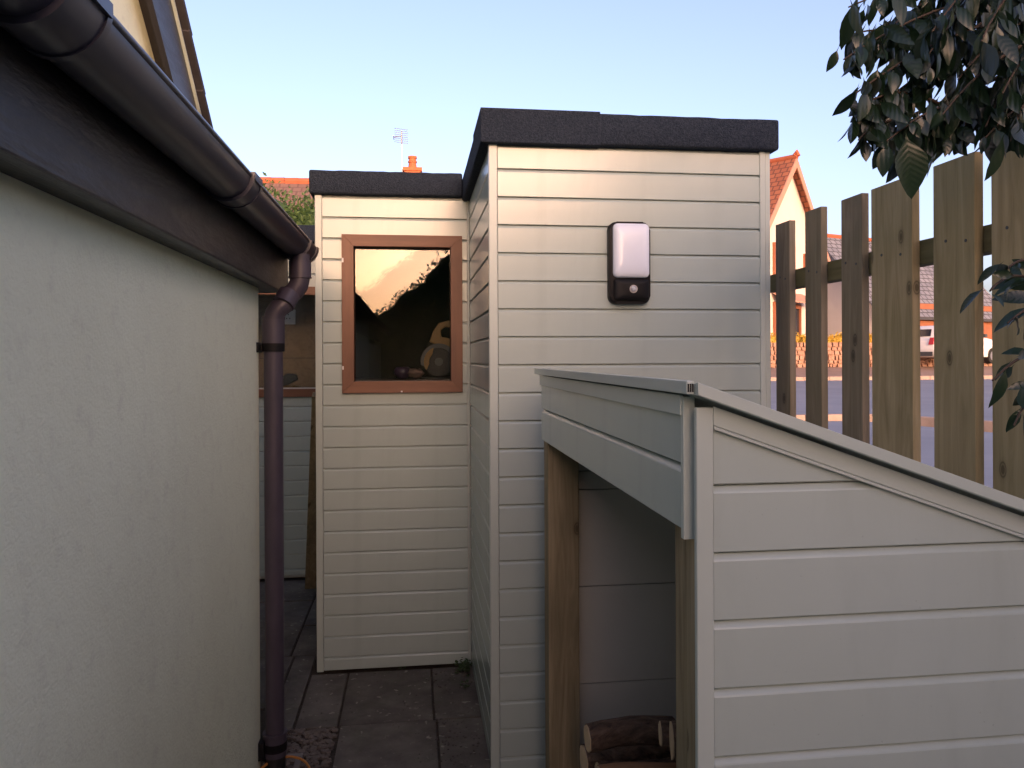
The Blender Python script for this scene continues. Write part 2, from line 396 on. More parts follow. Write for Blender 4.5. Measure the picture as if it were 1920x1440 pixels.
# road, far pavement with kerb, near kerb
rd = [( -40, 10.6), (6.6, 10.6), (7.1, 10.2), (7.6, 9.0), (8.0, 7.0), (8.2, 2.0), (8.2, -40), (90, -40), (90, 24.4), (-40, 24.4)]
rv = [(x, y, (.45 if y < 6 else .45 + (y - 6) * .0105) + .03) for x, y in rd]
bm = bmesh.new(); bprism(bm, [(x, y, z - .06) for x, y, z in rv], (0, 0, .06)); road = frombm('road', bm, M['asphalt']); tag(road, kind='structure')
pv = pyd('pavement', [(-40, 24.55, .79), (90, 24.55, .79), (90, 26.95, 1.08), (-40, 26.95, 1.08)], [(0, 1, 2, 3)], M['pavement']); tag(pv, kind='structure')
kb = thing('kerb', None, None, (15, 24.45, .6)); tag(kb, kind='structure')
for i in range(46):
    box('kerb_stone', 2 + i * .92, 2.91 + i * .92, 24.38, 24.55, .6, .80 + random.uniform(-.004, .004), M['kerb'], kb, .012)
kn = thing('kerb', None, None, (7.6, 9, .4)); tag(kn, kind='structure')
pl = [(4.0, 10.62), (6.55, 10.62), (7.0, 10.3), (7.55, 9.05), (7.95, 7.0), (8.1, 4.0), (8.1, 2.0)]
for (ax, ay), (bx_, by_) in zip(pl, pl[1:]):
    L = math.hypot(bx_ - ax, by_ - ay); n = max(1, round(L / .9)); dx, dy = (bx_ - ax) / L, (by_ - ay) / L
    for k in range(n):
        s0, s1 = L * k / n + .004, L * (k + 1) / n - .004
        P = [(ax + dx * s + nx_ * o, ay + dy * s + ny_ * o, .4) for s, o, nx_, ny_ in ((s0, 0, dy, -dx), (s1, 0, dy, -dx), (s1, -.13, dy, -dx), (s0, -.13, dy, -dx))]
        prism('kerb_stone', P, (0, 0, .19 + max(0, (ay - 6)) * .0105), M['kerb'], kn, .012)
npv = pyd('footway', [(1.5, -30, .475), (8.08, -30, .475), (8.08, 7, .50), (6.5, 10.6, .545), (1.5, 10.6, .53)], [(0, 1, 2, 3, 4)], M['asphalt']); tag(npv, kind='structure')

# yard paving: each slab a piece
pav = thing('paving', None, None, (0, 3, 0)); tag(pav, kind='structure')
def slab(x0, x1, y0, y1):
    g_ = .005
    bm = bmesh.new(); bbox(bm, x0 + g_, x1 - g_, y0 + g_, y1 - g_, -.04, 0, .004)
    tx, ty, dz = random.uniform(-.004, .004), random.uniform(-.004, .004), random.uniform(-.003, .001)
    for v in bm.verts: v.co.z += dz + tx * (v.co.x - (x0 + x1) / 2) + ty * (v.co.y - (y0 + y1) / 2)
    frombm('paving_slab', bm, M['slab'], pav)
for x0, x1 in ((-.58, -.488), (-.488, -.312), (-.312, .08), (.08, .50)): slab(x0, x1, 3.20, 3.74)
for x0, x1 in ((-.305, .09), (.09, .52)): slab(x0, x1, 2.72, 3.20)
for x0, x1 in ((-.97, -.60), (-.60, -.488)): slab(x0, x1, 3.20 if x0 > -.7 else 3.4, 3.98)
yy = 3.985
for dy in (.44, .46, .45): 
    for x0, x1 in ((-1.5, -1.05), (-1.05, -.62), (-.62, -.46)): slab(x0, x1, yy, yy + dy)
    yy += dy
y0 = 2.72
for j in range(9):
    for x0, x1 in ((-.58, -.305), (-.305, .09), (.09, .52), (.52, .96), (.96, 1.38)): 
        if j == 0 and x1 < -.2: continue
        slab(x0, x1, y0 - .45, y0)
    y0 -= .45
gv, gf = [], []
rg = random.Random(3)
def pebble(cx, cy, cz, r):
    b = len(gv); ph = rg.uniform(0, 6); q = rg.uniform(.45, .8); e = rg.uniform(.6, 1)
    for lat, rr in ((-.5, .8), (.35, .85)):
        for k in range(5):
            a = ph + k * 1.2566 + lat; jr = rg.uniform(.75, 1.15)
            gv.append((cx + r * rr * jr * math.cos(a), cy + r * rr * jr * e * math.sin(a), cz + r * lat * q))
    gv.append((cx + rg.uniform(-.3, .3) * r, cy, cz + r * q * .85))
    for k in range(5):
        n_ = (k + 1) % 5; gf.append((b + k, b + n_, b + 5 + n_, b + 5 + k)); gf.append((b + 5 + k, b + 5 + n_, b + 10))
for i in range(900):
    pebble(rg.uniform(-.555, -.315), rg.uniform(2.32, 3.185), -.010 + rg.uniform(0, .012), rg.uniform(.006, .019))
for i in range(420):
    gx, gy = rg.uniform(-.57, .262), rg.uniform(2.2, 3.72)
    pebble(gx + .06 * math.sin(gy * 9), gy, .001, rg.uniform(.0015, .0055))
for i in range(160): pebble(rg.uniform(.08, .26), rg.uniform(2.7, 3.7), .001, rg.uniform(.002, .008))
gr = pyd('gravel', gv, gf, M['gravel']); tag(gr, 'loose dark gravel round the foot of the downpipe', 'gravel', kind='stuff')

# ================================================================== HOUSE ON THE LEFT
HX = -.56
house = thing('house', 'cream rendered house on the left with low dark eaves', 'house', (HX, 1, 0))
bm = bmesh.new(); bprism(bm, [(HX - .3, -6, -.05), (HX, -6, -.05), (HX, 2.92, -.05), (HX - .3, 2.92, -.05)], (0, 0, 1.83))
es = [e for e in bm.edges if all(abs(v.co.x - HX) < 1e-4 and abs(v.co.y - 2.92) < 1e-4 for v in e.verts)]
bmesh.ops.bevel(bm, geom=es, offset=.022, segments=4, affect='EDGES', profile=.5)
frombm('wall', bm, M['render'], house)
box('end_wall', -1.4, HX - .3, 2.6, 2.91, -.05, 1.85, M['render'], house)
# fascia board and soffit
fas = box('fascia_board', -.515, -.49, -6, 3.13, 1.752, 1.935, M['fascia'], house, .004)
box('soffit', HX - .25, -.515, -6, 3.10, 1.757, 1.772, M['fascia'], house)
prism('eave_end_board', [(-.518, 3.10, 1.757), (-.75, 3.10, 1.757), (-.75, 3.10, 2.08), (-.518, 3.10, 1.95)], (0, .024, 0), M['fascia'], house, .003)
# lean-to roof: tile courses
lr = prism('roof', [(-.455, -6, 1.955), (-1.16, -6, 2.28), (-1.16, -6, 2.20), (-.455, -6, 1.925)], (0, 9.12, 0), M['darktile'], house)
for k in range(4):
    x0 = -.44 - k * .18; z0 = 1.962 + k * .083
    for j in range(14):
        ya = 3.13 - j * .22
        prism('roof_tile', [(x0, ya - .215, z0), (x0 - .2, ya - .215, z0 + .086), (x0 - .2, ya - .215, z0 + .074), (x0, ya - .215, z0 - .012)], (0, .213, 0), M['darktile'], lr)
# taller gable beyond: wall, barge board, verge tiles
GX = -1.10; sl = .865
def vz(y): return 2.642 + (3.982 - y) * sl
RY = 2.3; RZ = vz(RY); EY = 4.72
gw = [(GX, EY - .1, -.05), (GX, EY - .1, vz(EY - .1) - .26), (GX, RY, RZ - .26), (GX, .1, vz(4.5) - .26), (GX, .1, -.05)]
bm = bmesh.new(); bprism(bm, gw, (-7.5, 0, 0)); frombm('gable_wall', bm, M['render'], house)
nrm = Vector((0, sl, 1)).normalized()
def slope_slab(name, xa, xb, ya, yb, top, thick, mat, parent):
    p = lambda y, o: (xa, y + nrm.y * o, vz(y) + nrm.z * o)
    return prism(name, [p(ya, top), p(yb, top), p(yb, top - thick), p(ya, top - thick)], (xb - xa, 0, 0), mat, parent)
ro = slope_slab('main_roof', -8.7, -1.02, EY, RY, -.005, .05, M['darktile'], house)
prism('main_roof', [(-8.7, RY, RZ), (-8.7, RY - 2.4, RZ - 2.4 * sl), (-8.7, RY - 2.4, RZ - 2.4 * sl - .08), (-8.7, RY, RZ - .08)], (7.7, 0, 0), M['darktile'], house)
slope_slab('barge_board', -1.045, -1.02, EY, RY, -.065, .235, M['fascia'], house)
slope_slab('verge_soffit', GX - .01, -1.045, EY, RY, -.20, .02, M['fascia'], house)
slope_slab('undercloak', -1.045, -1.006, EY, RY, -.058, .006, M['pvc_trim'], house)
for k in range(11):
    y1 = EY - k * .22
    p = lambda y, o: (-1.18, y + nrm.y * o, vz(y) + nrm.z * o)
    dz = random.uniform(-.004, .004)
    prism('verge_tile', [p(y1, .012 + dz), p(y1 - .25, .0 + dz), p(y1 - .25, -.03 + dz), p(y1, -.02 + dz)], (.20 + random.uniform(-.004, .004), 0, 0), M['darktile'], house, .004)

# gutter
GC = Vector((-.436, 0, 1.935)); GR = .056
def halfpipe(bm, y0, y1, r, t=.003, a0=180, a1=360, n=20):
    out = []
    for y in (y0, y1):
        ring = []
        for rr in (r, r - t):
            ring.append([bm.verts.new((GC.x + rr * math.cos(R(a0 + (a1 - a0) * k / n)), y, GC.z + rr * math.sin(R(a0 + (a1 - a0) * k / n)))) for k in range(n + 1)])
        out.append(ring)
    (ao, ai), (bo, bi) = out
    for k in range(n):
        bm.faces.new((ao[k], ao[k + 1], bo[k + 1], bo[k])); bm.faces.new((ai[k + 1], ai[k], bi[k], bi[k + 1]))
        bm.faces.new((ao[k + 1], ao[k], ai[k], ai[k + 1])); bm.faces.new((bo[k], bo[k + 1], bi[k + 1], bi[k]))
    for k in (0, n): bm.faces.new((ao[k], bo[k], bi[k], ai[k]))
bm = bmesh.new(); halfpipe(bm, -6, 3.04, GR)
btube(bm, [(GC.x + GR - .002, -6, GC.z), (GC.x + GR - .002, 3.04, GC.z)], .0062, 10)
gut = smooth_angle(frombm('gutter', bm, M['gutter'], house), 40)
for yc, w_ in ((.965, .05), (1.93, .045)):
    bm = bmesh.new(); halfpipe(bm, yc - w_, yc + w_, GR + .005, .005); halfpipe(bm, yc - w_ - .006, yc - w_ + .008, GR + .009, .009)
    halfpipe(bm, yc + w_ - .008, yc + w_ + .006, GR + .008, .008)
    bbox(bm, GC.x + GR - .002, GC.x + GR + .010, yc - w_, yc + w_, GC.z - .01, GC.z + .008)
    smooth_angle(frombm('gutter_union', bm, M['gutter'], gut), 40)
bm = bmesh.new(); halfpipe(bm, 2.91, 3.10, GR + .006, .006); halfpipe(bm, 2.905, 2.925, GR + .010, .010); halfpipe(bm, 3.07, 3.105, GR + .011, .011)
smooth_angle(frombm('gutter_outlet', bm, M['gutter'], gut), 40)
bm = bmesh.new()
pts = [(GC.x + (GR + .012) * math.cos(R(180 + 180 * k / 20)), 3.095, GC.z + (GR + .012) * math.sin(R(180 + 180 * k / 20))) for k in range(21)]
bprism(bm, pts, (0, .016, 0)); frombm('stop_end', bm, M['gutter'], gut)
for yb in (.2,):
    bm = bmesh.new(); halfpipe(bm, yb - .011, yb + .011, GR + .004, .004); bbox(bm, -.4905, -.484, yb - .014, yb + .014, 1.86, 1.94)
    smooth_angle(frombm('gutter_bracket', bm, M['gutter'], gut), 40)
# downpipe: outlet spigot, swan-neck of two bends, pipe, shoe
PX, PY = -.508, 2.90; OX, OY = -.416, 2.93
path = [(OX, OY, 1.885), (OX, OY, 1.80), (OX - .004, OY, 1.775), (OX - .018, OY - .002, 1.75), (OX - .036, OY - .004, 1.736)]
p2 = [(PX + .040, PY + .004, 1.699), (PX + .020, PY, 1.685), (PX + .006, PY, 1.664), (PX, PY, 1.64), (PX, PY, 1.60)]
dp = tube('downpipe', [(PX, PY, 1.60), (PX, PY, .04)], .034, M['pipe'], house, 24)
tube('swan_neck', path + p2, .036, M['pipe'], dp, 24)
def ring(name, path, r): return tube(name, path, r, M['pipe'], dp, 24)
ring('socket_collar', [(OX, OY, 1.86), (OX, OY, 1.80)], .0405)
ring('socket_collar', [(OX, OY, 1.803), (OX, OY, 1.797)], .0425)
mid = Vector(((OX + PX) / 2, PY + .004, 1.7175)); dv = (Vector(path[-1]) - Vector(p2[0])).normalized()
ring('socket_collar', [mid - dv * .026, mid + dv * .026], .0405)
ring('socket_collar', [(PX, PY, 1.645), (PX, PY, 1.555)], .0405)
ring('socket_collar', [(PX, PY, 1.652), (PX, PY, 1.642)], .0425)
ring('socket_collar', [(PX, PY, .13), (PX, PY, .05)], .0415)
ring('socket_collar', [(PX, PY, .135), (PX, PY, .122)], .0435)
bm = bmesh.new(); btube(bm, [(PX, PY, 1.555), (PX, PY, 1.525)], .0405, 24)
bbox(bm, HX - .005, PX - .03, PY - .012, PY + .012, 1.528, 1.552, .002); bbox(bm, HX - .002, HX + .007, PY - .045, PY + .045, 1.522, 1.558, .002)
smooth_angle(frombm('pipe_bracket', bm, M['black'], dp), 40)
bm = bmesh.new(); btube(bm, [(PX, PY, .10), (PX, PY, .07)], .042, 24); bbox(bm, HX - .005, PX - .03, PY - .012, PY + .012, .07, .10, .002); bbox(bm, HX - .002, HX + .02, PY - .045, PY + .045, .05, .115, .004)
smooth_angle(frombm('pipe_bracket', bm, M['black'], dp), 40)
tube('pipe_shoe', [(PX, PY, .06), (PX, PY, .0), (PX + .005, PY - .02, -.03)], .038, M['wet'], dp, 20)

# ================================================================== WORKSHOP SHED
OFF = .075
SX0, SX1, SYF = .273, 1.312, 2.72
MX0, MYF = -.455, 3.74
WYF, WX0, BY = 5.35, -2.7, 6.40
shed = thing('shed', 'flat roofed shed clad in cream boards with black felt edge', 'shed', (.3, 3.7, 0))
TH = .06
wf = boxes('wall', [(SX0 + .02, SX1 - .014, SYF + .014, SYF + TH, .012, 2.268)], M['pvc_dark'], shed)
wf['label'] = 'front wall of the taller looking near block'
clad(wf, SX0 + .028, SX1 - .030, SYF, .012, 2.262, OFF)
ws = boxes('wall', [(SX0 + .014, SX0 + TH, SYF + TH + .002, MYF + .01, .012, 2.268)], M['pvc_dark'], shed)
clad(ws, SYF + .02, MYF - .012, SX0, .012, 2.268, OFF, face='-X')
HO = (-.285, .186, 1.392, 2.032)
wm = boxes('wall', [(MX0 + .014, HO[0] - .01, MYF + .014, MYF + TH, .012, 2.28), (HO[1] + .01, SX0 + .1, MYF + .014, MYF + TH, .012, 2.28),
                    (HO[0] - .01, HO[1] + .01, MYF + .014, MYF + TH, .012, HO[2] - .01), (HO[0] - .01, HO[1] + .01, MYF + .014, MYF + TH, HO[3] + .01, 2.28)], M['pvc_dark'], shed)
clad(wm, MX0 + .028, SX0 - .012, MYF, .012, 2.278, OFF, hole=HO)
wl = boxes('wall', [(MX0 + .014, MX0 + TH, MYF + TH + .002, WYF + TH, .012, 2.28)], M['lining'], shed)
clad(wl, MYF + .012, WYF - .012, MX0, .012, 2.278, OFF, face='-X')
HW = (-1.62, -.50, 1.30, 1.935)
ww = boxes('wall', [(WX0 + .014, HW[0], WYF + .014, WYF + TH, .012, 2.28), (HW[1], MX0 + .012, WYF + .014, WYF + TH, .012, 2.28),
                    (HW[0], HW[1], WYF + .014, WYF + TH, .012, HW[2]), (HW[0], HW[1], WYF + .014, WYF + TH, HW[3], 2.28)], M['pvc_dark'], shed)
clad(ww, WX0 + .028, MX0 - .012, WYF, .03, 2.278, OFF, hole=HW)
# remaining walls, lined with brown board inside
bw = box('wall', WX0 + .02, SX1 - .02, BY, BY + .06, .01, 2.27, M['osb'], shed)
for x in (-2.2, -1.4, -.6, .2): box('lining_joint', x, x + .004, BY - .003, BY, .1, 2.25, M['grey_tool'], bw)
box('lining_joint', WX0 + .1, SX1 - .1, BY - .003, BY, 1.50, 1.504, M['grey_tool'], bw)
boxes('wall', [(WX0, WX0 + .05, WYF + TH + .003, BY - .002, .01, 1.0), (WX0, WX0 + .05, WYF + TH + .003, BY - .002, 2.1, 2.27)], M['osb'], shed)  # unseen gap left in the end wall to let daylight in
box('wall', SX1 - .062, SX1 - .014, SYF + TH + .002, BY - .002, .012, 2.266, M['pvc_dark'], shed)
boxes('shed_floor', [(WX0 + .06, SX1 - .07, WYF + .08, BY - .01, -.02, .02), (MX0 + .07, SX1 - .07, MYF + .08, WYF + .079, -.02, .02)], M['floor_in'], shed)
box('light_block_partition', MX0 + .065, SX1 - .07, 5.20, 5.25, .021, 2.26, M['lining'], shed)  # added wall that shuts wing daylight out of the main block
# corner trims
def trim(x0, x1, y0, y1, z0, z1, o=None): return box('corner_trim', x0, x1, y0, y1, z0, z1, M['pvc_trim'], shed, .003)
trim(SX0 - .005, SX0 + .026, SYF - .006, SYF + .022, .012, 2.264)
trim(SX1 - .030, SX1 - .010, SYF - .004, SYF + .02, .012, 2.262); trim(SX1 - .0085, SX1 + .012, SYF + .001, SYF + .04, .012, 2.262)
trim(MX0 - .006, MX0 + .026, MYF - .006, MYF + .02, .008, 2.276)
trim(SX0 - .010, SX0 - .001, MYF - .010, MYF + .004, .012, 2.27)
trim(MX0 - .012, MX0 - .002, WYF - .008, WYF + .004, .03, 2.27)
# felt roof
def feltslab(x0, x1, y0, y1, z0, z1, gap=None):
    bm = bmesh.new()
    bbox(bm, x0, x1, y0, y1, z0, z1)
    bmesh.ops.subdivide_edges(bm, edges=[e for e in bm.edges if e.calc_length() > .2], cuts=24, use_grid_fill=True)
    rr = random.Random(5)
    for v in bm.verts:
        if v.co.z > z1 - .01: v.co.z += rr.uniform(-.0016, .0016)
        elif v.co.z < z0 + .01: v.co.z += rr.uniform(-.0022, .0012)
    es = [e for e in bm.edges if e.calc_face_angle(0) > .8]
    bmesh.ops.bevel(bm, geom=es, offset=.009, segments=2, affect='EDGES', profile=.5)
    return frombm('felt_roof', bm, M['felt'], shed, True)
r1 = feltslab(SX0 - .033, SX1 + .034, SYF - .032, BY + .1, 2.262, 2.374)
r2 = feltslab(MX0 - .03, SX0 - .034, MYF - .032, BY + .1, 2.279, 2.390)
r3 = feltslab(WX0 - .03, MX0 - .031, WYF - .032, WYF + .25, 2.283, 2.400)
box('felt_lap', SX0 - .036, SX0 + .395, SYF - .0362, SYF + .3, 2.257, 2.3785, M['felt'], r1, .004)
feltslab(WX0 - .03, MX0 - .031, BY - .25, BY + .1, 2.283, 2.400)
box('added_rooflight', WX0 - .03, MX0 - .031, WYF + .251, BY - .251, 2.37, 2.376, M['glass'], shed)  # invented glazed opening, out of view, lets daylight into the wing
# windows
def window(name, fx0, fx1, fz0, fz1, wdt, plane, proud, depth, glassy, tilt=0, label=None):
    wn = boxes(name, [(fx0 + wdt - .004, fx1 - wdt + .004, glassy + .012, glassy + .016, fz0 + wdt - .004, fz1 - wdt + .004)][:0] or
               [(fx0 + wdt - .012, fx0 + wdt, glassy - .004, glassy + .03, fz0 + wdt, fz1 - wdt), (fx1 - wdt, fx1 - wdt + .012, glassy - .004, glassy + .03, fz0 + wdt, fz1 - wdt)], M['stain'], shed)
    if label: wn['label'] = label
    y0, y1 = plane - proud, plane + depth
    P = [((fx0, fz0), (fx1, fz0), (fx1 - wdt, fz0 + wdt), (fx0 + wdt, fz0 + wdt)), ((fx0, fz1), (fx1, fz1), (fx1 - wdt, fz1 - wdt), (fx0 + wdt, fz1 - wdt))]
    Q = [((fx0, fz0), (fx0, fz1), (fx0 + wdt, fz1 - wdt), (fx0 + wdt, fz0 + wdt)), ((fx1, fz0), (fx1, fz1), (fx1 - wdt, fz1 - wdt), (fx1 - wdt, fz0 + wdt))]
    for pts in P: prism('window_rail', [(x, y0, z) for x, z in pts], (0, y1 - y0, 0), M['stain_h'], wn, .0015)
    for pts in Q: prism('window_stile', [(x, y0, z) for x, z in pts], (0, y1 - y0, 0), M['stain'], wn, .0015)
    for k, dy in enumerate((0, .016)):
        zc = (fz0 + fz1) / 2; hh = (fz1 - fz0) / 2 - wdt + .004
        s_ = math.sin(R(tilt)) * hh * (k); c_ = hh
        xs_ = math.sin(R(tilt * .45)) * (fx1 - fx0) / 2 * k
        pyd('glass_pane', [(fx0 + wdt - .004, glassy + dy + s_ - xs_, zc - c_), (fx1 - wdt + .004, glassy + dy + s_ + xs_, zc - c_), (fx1 - wdt + .004, glassy + dy - s_ + xs_, zc + c_), (fx0 + wdt - .004, glassy + dy - s_ - xs_, zc + c_)],
            [(0, 1, 2, 3)], M['glass'], wn)
    return wn
wn = window('window', -.336, .237, 1.332, 2.089, .056, MYF, .022, .046, MYF + .034, 1.1, 'brown framed window facing the passage')
box('sealant_patch', -.335, -.327, MYF - .0245, MYF - .0221, 1.955, 1.975, M['plate_white'], wn); box('sealant_patch', -.334, -.328, MYF - .0245, MYF - .0221, 1.445, 1.462, M['plate_white'], wn)
box('screw_hole', -.06, -.052, MYF - .0235, MYF - .0221, 1.335, 1.342, M['plate_white'], wn)
window('window', -1.66, -.475, 1.238, 1.985, .055, WYF, .02, .045, WYF + .03, 0, 'wide brown framed window behind the downpipe')

# ================================================================== LOG STORE
FX = .40; LY0, LY1 = 1.08, 2.41; SL = .354
def rz(x): return 1.462 - (x - .399) * SL
ls = thing('log_store', 'lean-to log store in matching cream boards with sloping roof', 'log store', (.7, 1.7, 0))
# near end panel, boards clipped to the roof slope
pw = prism('wall', [(.44, LY0 + .014, .0), (1.30, LY0 + .014, .0), (1.30, LY0 + .014, rz(1.30) - .04), (.44, LY0 + .014, rz(.44) - .04)], (0, .012, 0), M['pvc_dark'], ls)
k = 0
z = .012
zt = .1 + .012
def clipped(z0, z1):
    bm = bmesh.new(); me = board_mesh(1.30 - .436, z1 - z0)
    bm.from_mesh(me)
    bmesh.ops.translate(bm, verts=bm.verts, vec=(.436, LY0, z0))
    n_ = Vector((SL, 0, 1)).normalized()
    geom = bm.verts[:] + bm.edges[:] + bm.faces[:]
    bmesh.ops.bisect_plane(bm, geom=geom, plane_co=(.4, 0, rz(.4) - .03), plane_no=n_, clear_outer=True)
    bmesh.ops.holes_fill(bm, edges=[e for e in bm.edges if e.is_boundary])
    if len(bm.faces): frombm('board', bm, M['pvc'], pw)
    else: bm.free()
for i in range(14): clipped(.012 + i * .1, .112 + i * .1)
box('corner_trim', .408, .434, LY0 - .006, LY0 + .006, .0, rz(.434) - .024, M['pvc_trim'], ls, .0025)
# sloping trim under the roof
prism('verge_trim', [(.4345, LY0 - .005, rz(.4345) - .022), (1.32, LY0 - .005, rz(1.32) - .022), (1.32, LY0 - .005, rz(1.32) - .050), (.4345, LY0 - .005, rz(.4345) - .050)], (0, .0035, 0), M['pvc_trim'], ls, .001)
prism('verge_bead', [(.4345, LY0 - .008, rz(.4345) - .051), (1.32, LY0 - .008, rz(1.32) - .051), (1.32, LY0 - .008, rz(1.32) - .056), (.4345, LY0 - .008, rz(.4345) - .056)], (0, .0065, 0), M['pvc_trim'], ls, .001)
# roof boards, running front to back, stepping down the slope
for k in range(10):
    xa = .4015 + k * .096; xb = xa + .095
    prism('roof_board', [(xa, LY0 - .022, rz(xa)), (xb, LY0 - .022, rz(xb)), (xb, LY0 - .022, rz(xb) - .017), (xa, LY0 - .022, rz(xa) - .017)], (0, LY1 + .05 - LY0 + .022, 0), M['pvc'], ls, .001)
prism('roof_edge_trim', [(.4015, LY0 - .030, rz(.4015) + .002), (1.365, LY0 - .030, rz(1.365) + .002), (1.365, LY0 - .030, rz(1.365) - .016), (.4015, LY0 - .030, rz(.4015) - .016)], (0, .0075, 0), M['pvc_trim'], ls, .001)
et = box('roof_front_trim', .389, .4005, LY0 - .018, LY1 + .05, 1.446, 1.465, M['pvc_trim'], ls, .0015)
for k in range(3): box('hollow_cell', .3903 + k * .0033, .3927 + k * .0033, LY0 - .0188, LY0 - .0178, 1.449, 1.461, M['cells'], et)
# fascia: top strip and two boards, wrapped end
box('fascia_strip', .398, .4025, LY0 + .035, LY1, 1.412, 1.442, M['pvc_trim'], ls, .001)
for za, zb in ((1.338, 1.437), (1.238, 1.337)):
    me = board_mesh(LY1 - LY0 - .038, zb - za); link('fascia_board', me, None, ls, (.4035, LY1, za), (0, 0, R(-90)))
ec = box('fascia_end_cap', .4005, .4185, LY0 + .028, LY0 + .040, 1.226, 1.440, M['pvc_trim'], ls, .001)
for k in range(4): box('hollow_cell', .4025 + k * .0040, .4056 + k * .0040, LY0 + .0295, LY0 + .0385, 1.4395, 1.4408, M['cells'], ec)
# timber posts and frame
def timber(name, x0, x1, y0, y1, z0, z1, mat='post'): return box(name, x0, x1, y0, y1, z0, z1, M[mat], ls, .004)
timber('post', .420, .470, LY0 + .030, LY0 + .074, -.03, 1.40); timber('post', .4225, .47, LY0 + .0775, LY0 + .132, -.03, 1.40)
timber('post', .414, .512, LY1 - .055, LY1 + .02, -.03, 1.40)
timber('head_rail', .419, .46, LY0 + .135, LY1 - .057, 1.25, 1.40)
timber('post', 1.25, 1.30, LY0 + .03, LY0 + .09, -.03, 1.10); timber('post', 1.25, 1.30, LY1 - .06, LY1 + .0, -.03, 1.10)
# far end wall inside: wide smooth panels; back wall
fw = prism('end_wall', [(.43, LY1 + .036, .0), (1.30, LY1 + .036, .0), (1.30, LY1 + .036, rz(1.30) - .03), (.43, LY1 + .036, rz(.43) - .03)], (0, .012, 0), M['cells'], ls)
for za, zb in ((.02, .130), (.133, .443), (.446, .757), (.760, 1.07), (1.073, 1.13)):
    box('wall_panel', .43, 1.299, LY1 + .022, LY1 + .035, za, zb, M['pvc_dark'], fw, .0012)
prism('wall_panel', [(.43, LY1 + .022, 1.133), (1.28, LY1 + .022, 1.133), (.43, LY1 + .022, rz(.43) - .022)], (0, .013, 0), M['pvc_dark'], fw)
bwl = box('back_wall', 1.302, 1.315, LY0 + .03, LY1 + .02, .0, 1.09, M['pvc_dark'], ls)
box('store_floor', .43, 1.30, LY0 + .14, LY1 + .01, .03, .05, M['board_wood'], ls)

# ------------------------------------------------------------------ logs in the store
def log(label, x0, y, z, ln, r, seed, yaw=0, tilt=0, split=False, group='firewood logs stacked in the log store'):
    rr = random.Random(seed)
    t = thing('firewood_log', label, 'log', (x0, y, z - r), group)
    n = 16; ph = [rr.uniform(.90, 1.08) for _ in range(n)]
    m = Matrix.Translation((x0, y, z)) @ Matrix.Rotation(R(yaw), 4, 'Z') @ Matrix.Rotation(R(tilt), 4, 'Y')
    def sec(i):
        a = 2 * math.pi * i / n; q = r * ph[i]
        yv, zv = q * math.cos(a), q * math.sin(a)
        if split and zv > .1 * r: zv = .1 * r + (zv - .1 * r) * .12
        return yv, zv
    bm = bmesh.new(); rings = []
    for j in range(7):
        f = j / 6; w_ = 1 + rr.uniform(-.04, .04)
        rings.append([bm.verts.new(m @ Vector((f * ln, sec(i)[0] * w_, sec(i)[1] * w_ + .006 * math.sin(f * 5 + seed)))) for i in range(n)])
    for a, b in zip(rings, rings[1:]):
        for i in range(n): bm.faces.new((a[i], a[(i + 1) % n], b[(i + 1) % n], b[i]))
    bm.faces.new(rings[-1])
    o = frombm('bark', bm, M['splitwood'] if split else M['bark'], t, True)
    bm = bmesh.new()
    pts = [m @ Vector((-.002, sec(i)[0] * .94, sec(i)[1] * .94 + .006 * math.sin(seed))) for i in range(n)]
    bprism(bm, pts, (m.to_3x3() @ Vector((.012, 0, 0)))); frombm('cut_end', bm, M['cut'], t)
    return t
lr_ = random.Random(11)
rows = 5
named = []
for k in range(7): log('thick firewood log in the bottom layer of the log store', .46 + lr_.uniform(0, .04), 1.31 + k * .158, .05 + .078, lr_.uniform(.34, .42), .076, 20 + k, lr_.uniform(-3, 3))
for k in range(6): log('thick firewood log in the second layer of the log store', .46 + lr_.uniform(0, .04), 1.39 + k * .158, .255, lr_.uniform(.34, .42), .074, 40 + k, lr_.uniform(-3, 3))
for k in range(8): log('thin firewood log just beneath the topmost logs of the log store', .465 + lr_.uniform(0, .03), 1.40 + k * .10, .375, lr_.uniform(.3, .38), .045, 60 + k, lr_.uniform(-3, 3))
log('bark covered log lying on top of the firewood, nearest the far post', .452, 1.985, .497, .24, .036, 301, 2, -1)
log('split reddish log with flat top lying in front of the bark log', .462, 1.87, .452, .25, .046, 302, 0, 0, True)
log('round log with pale sawn end tucked against the near post', .60, 1.83, .565, .26, .029, 303, -10, 0)
log('topmost pale ended log half hidden by the near post', .60, 1.745, .592, .26, .045, 304, -12, 0)

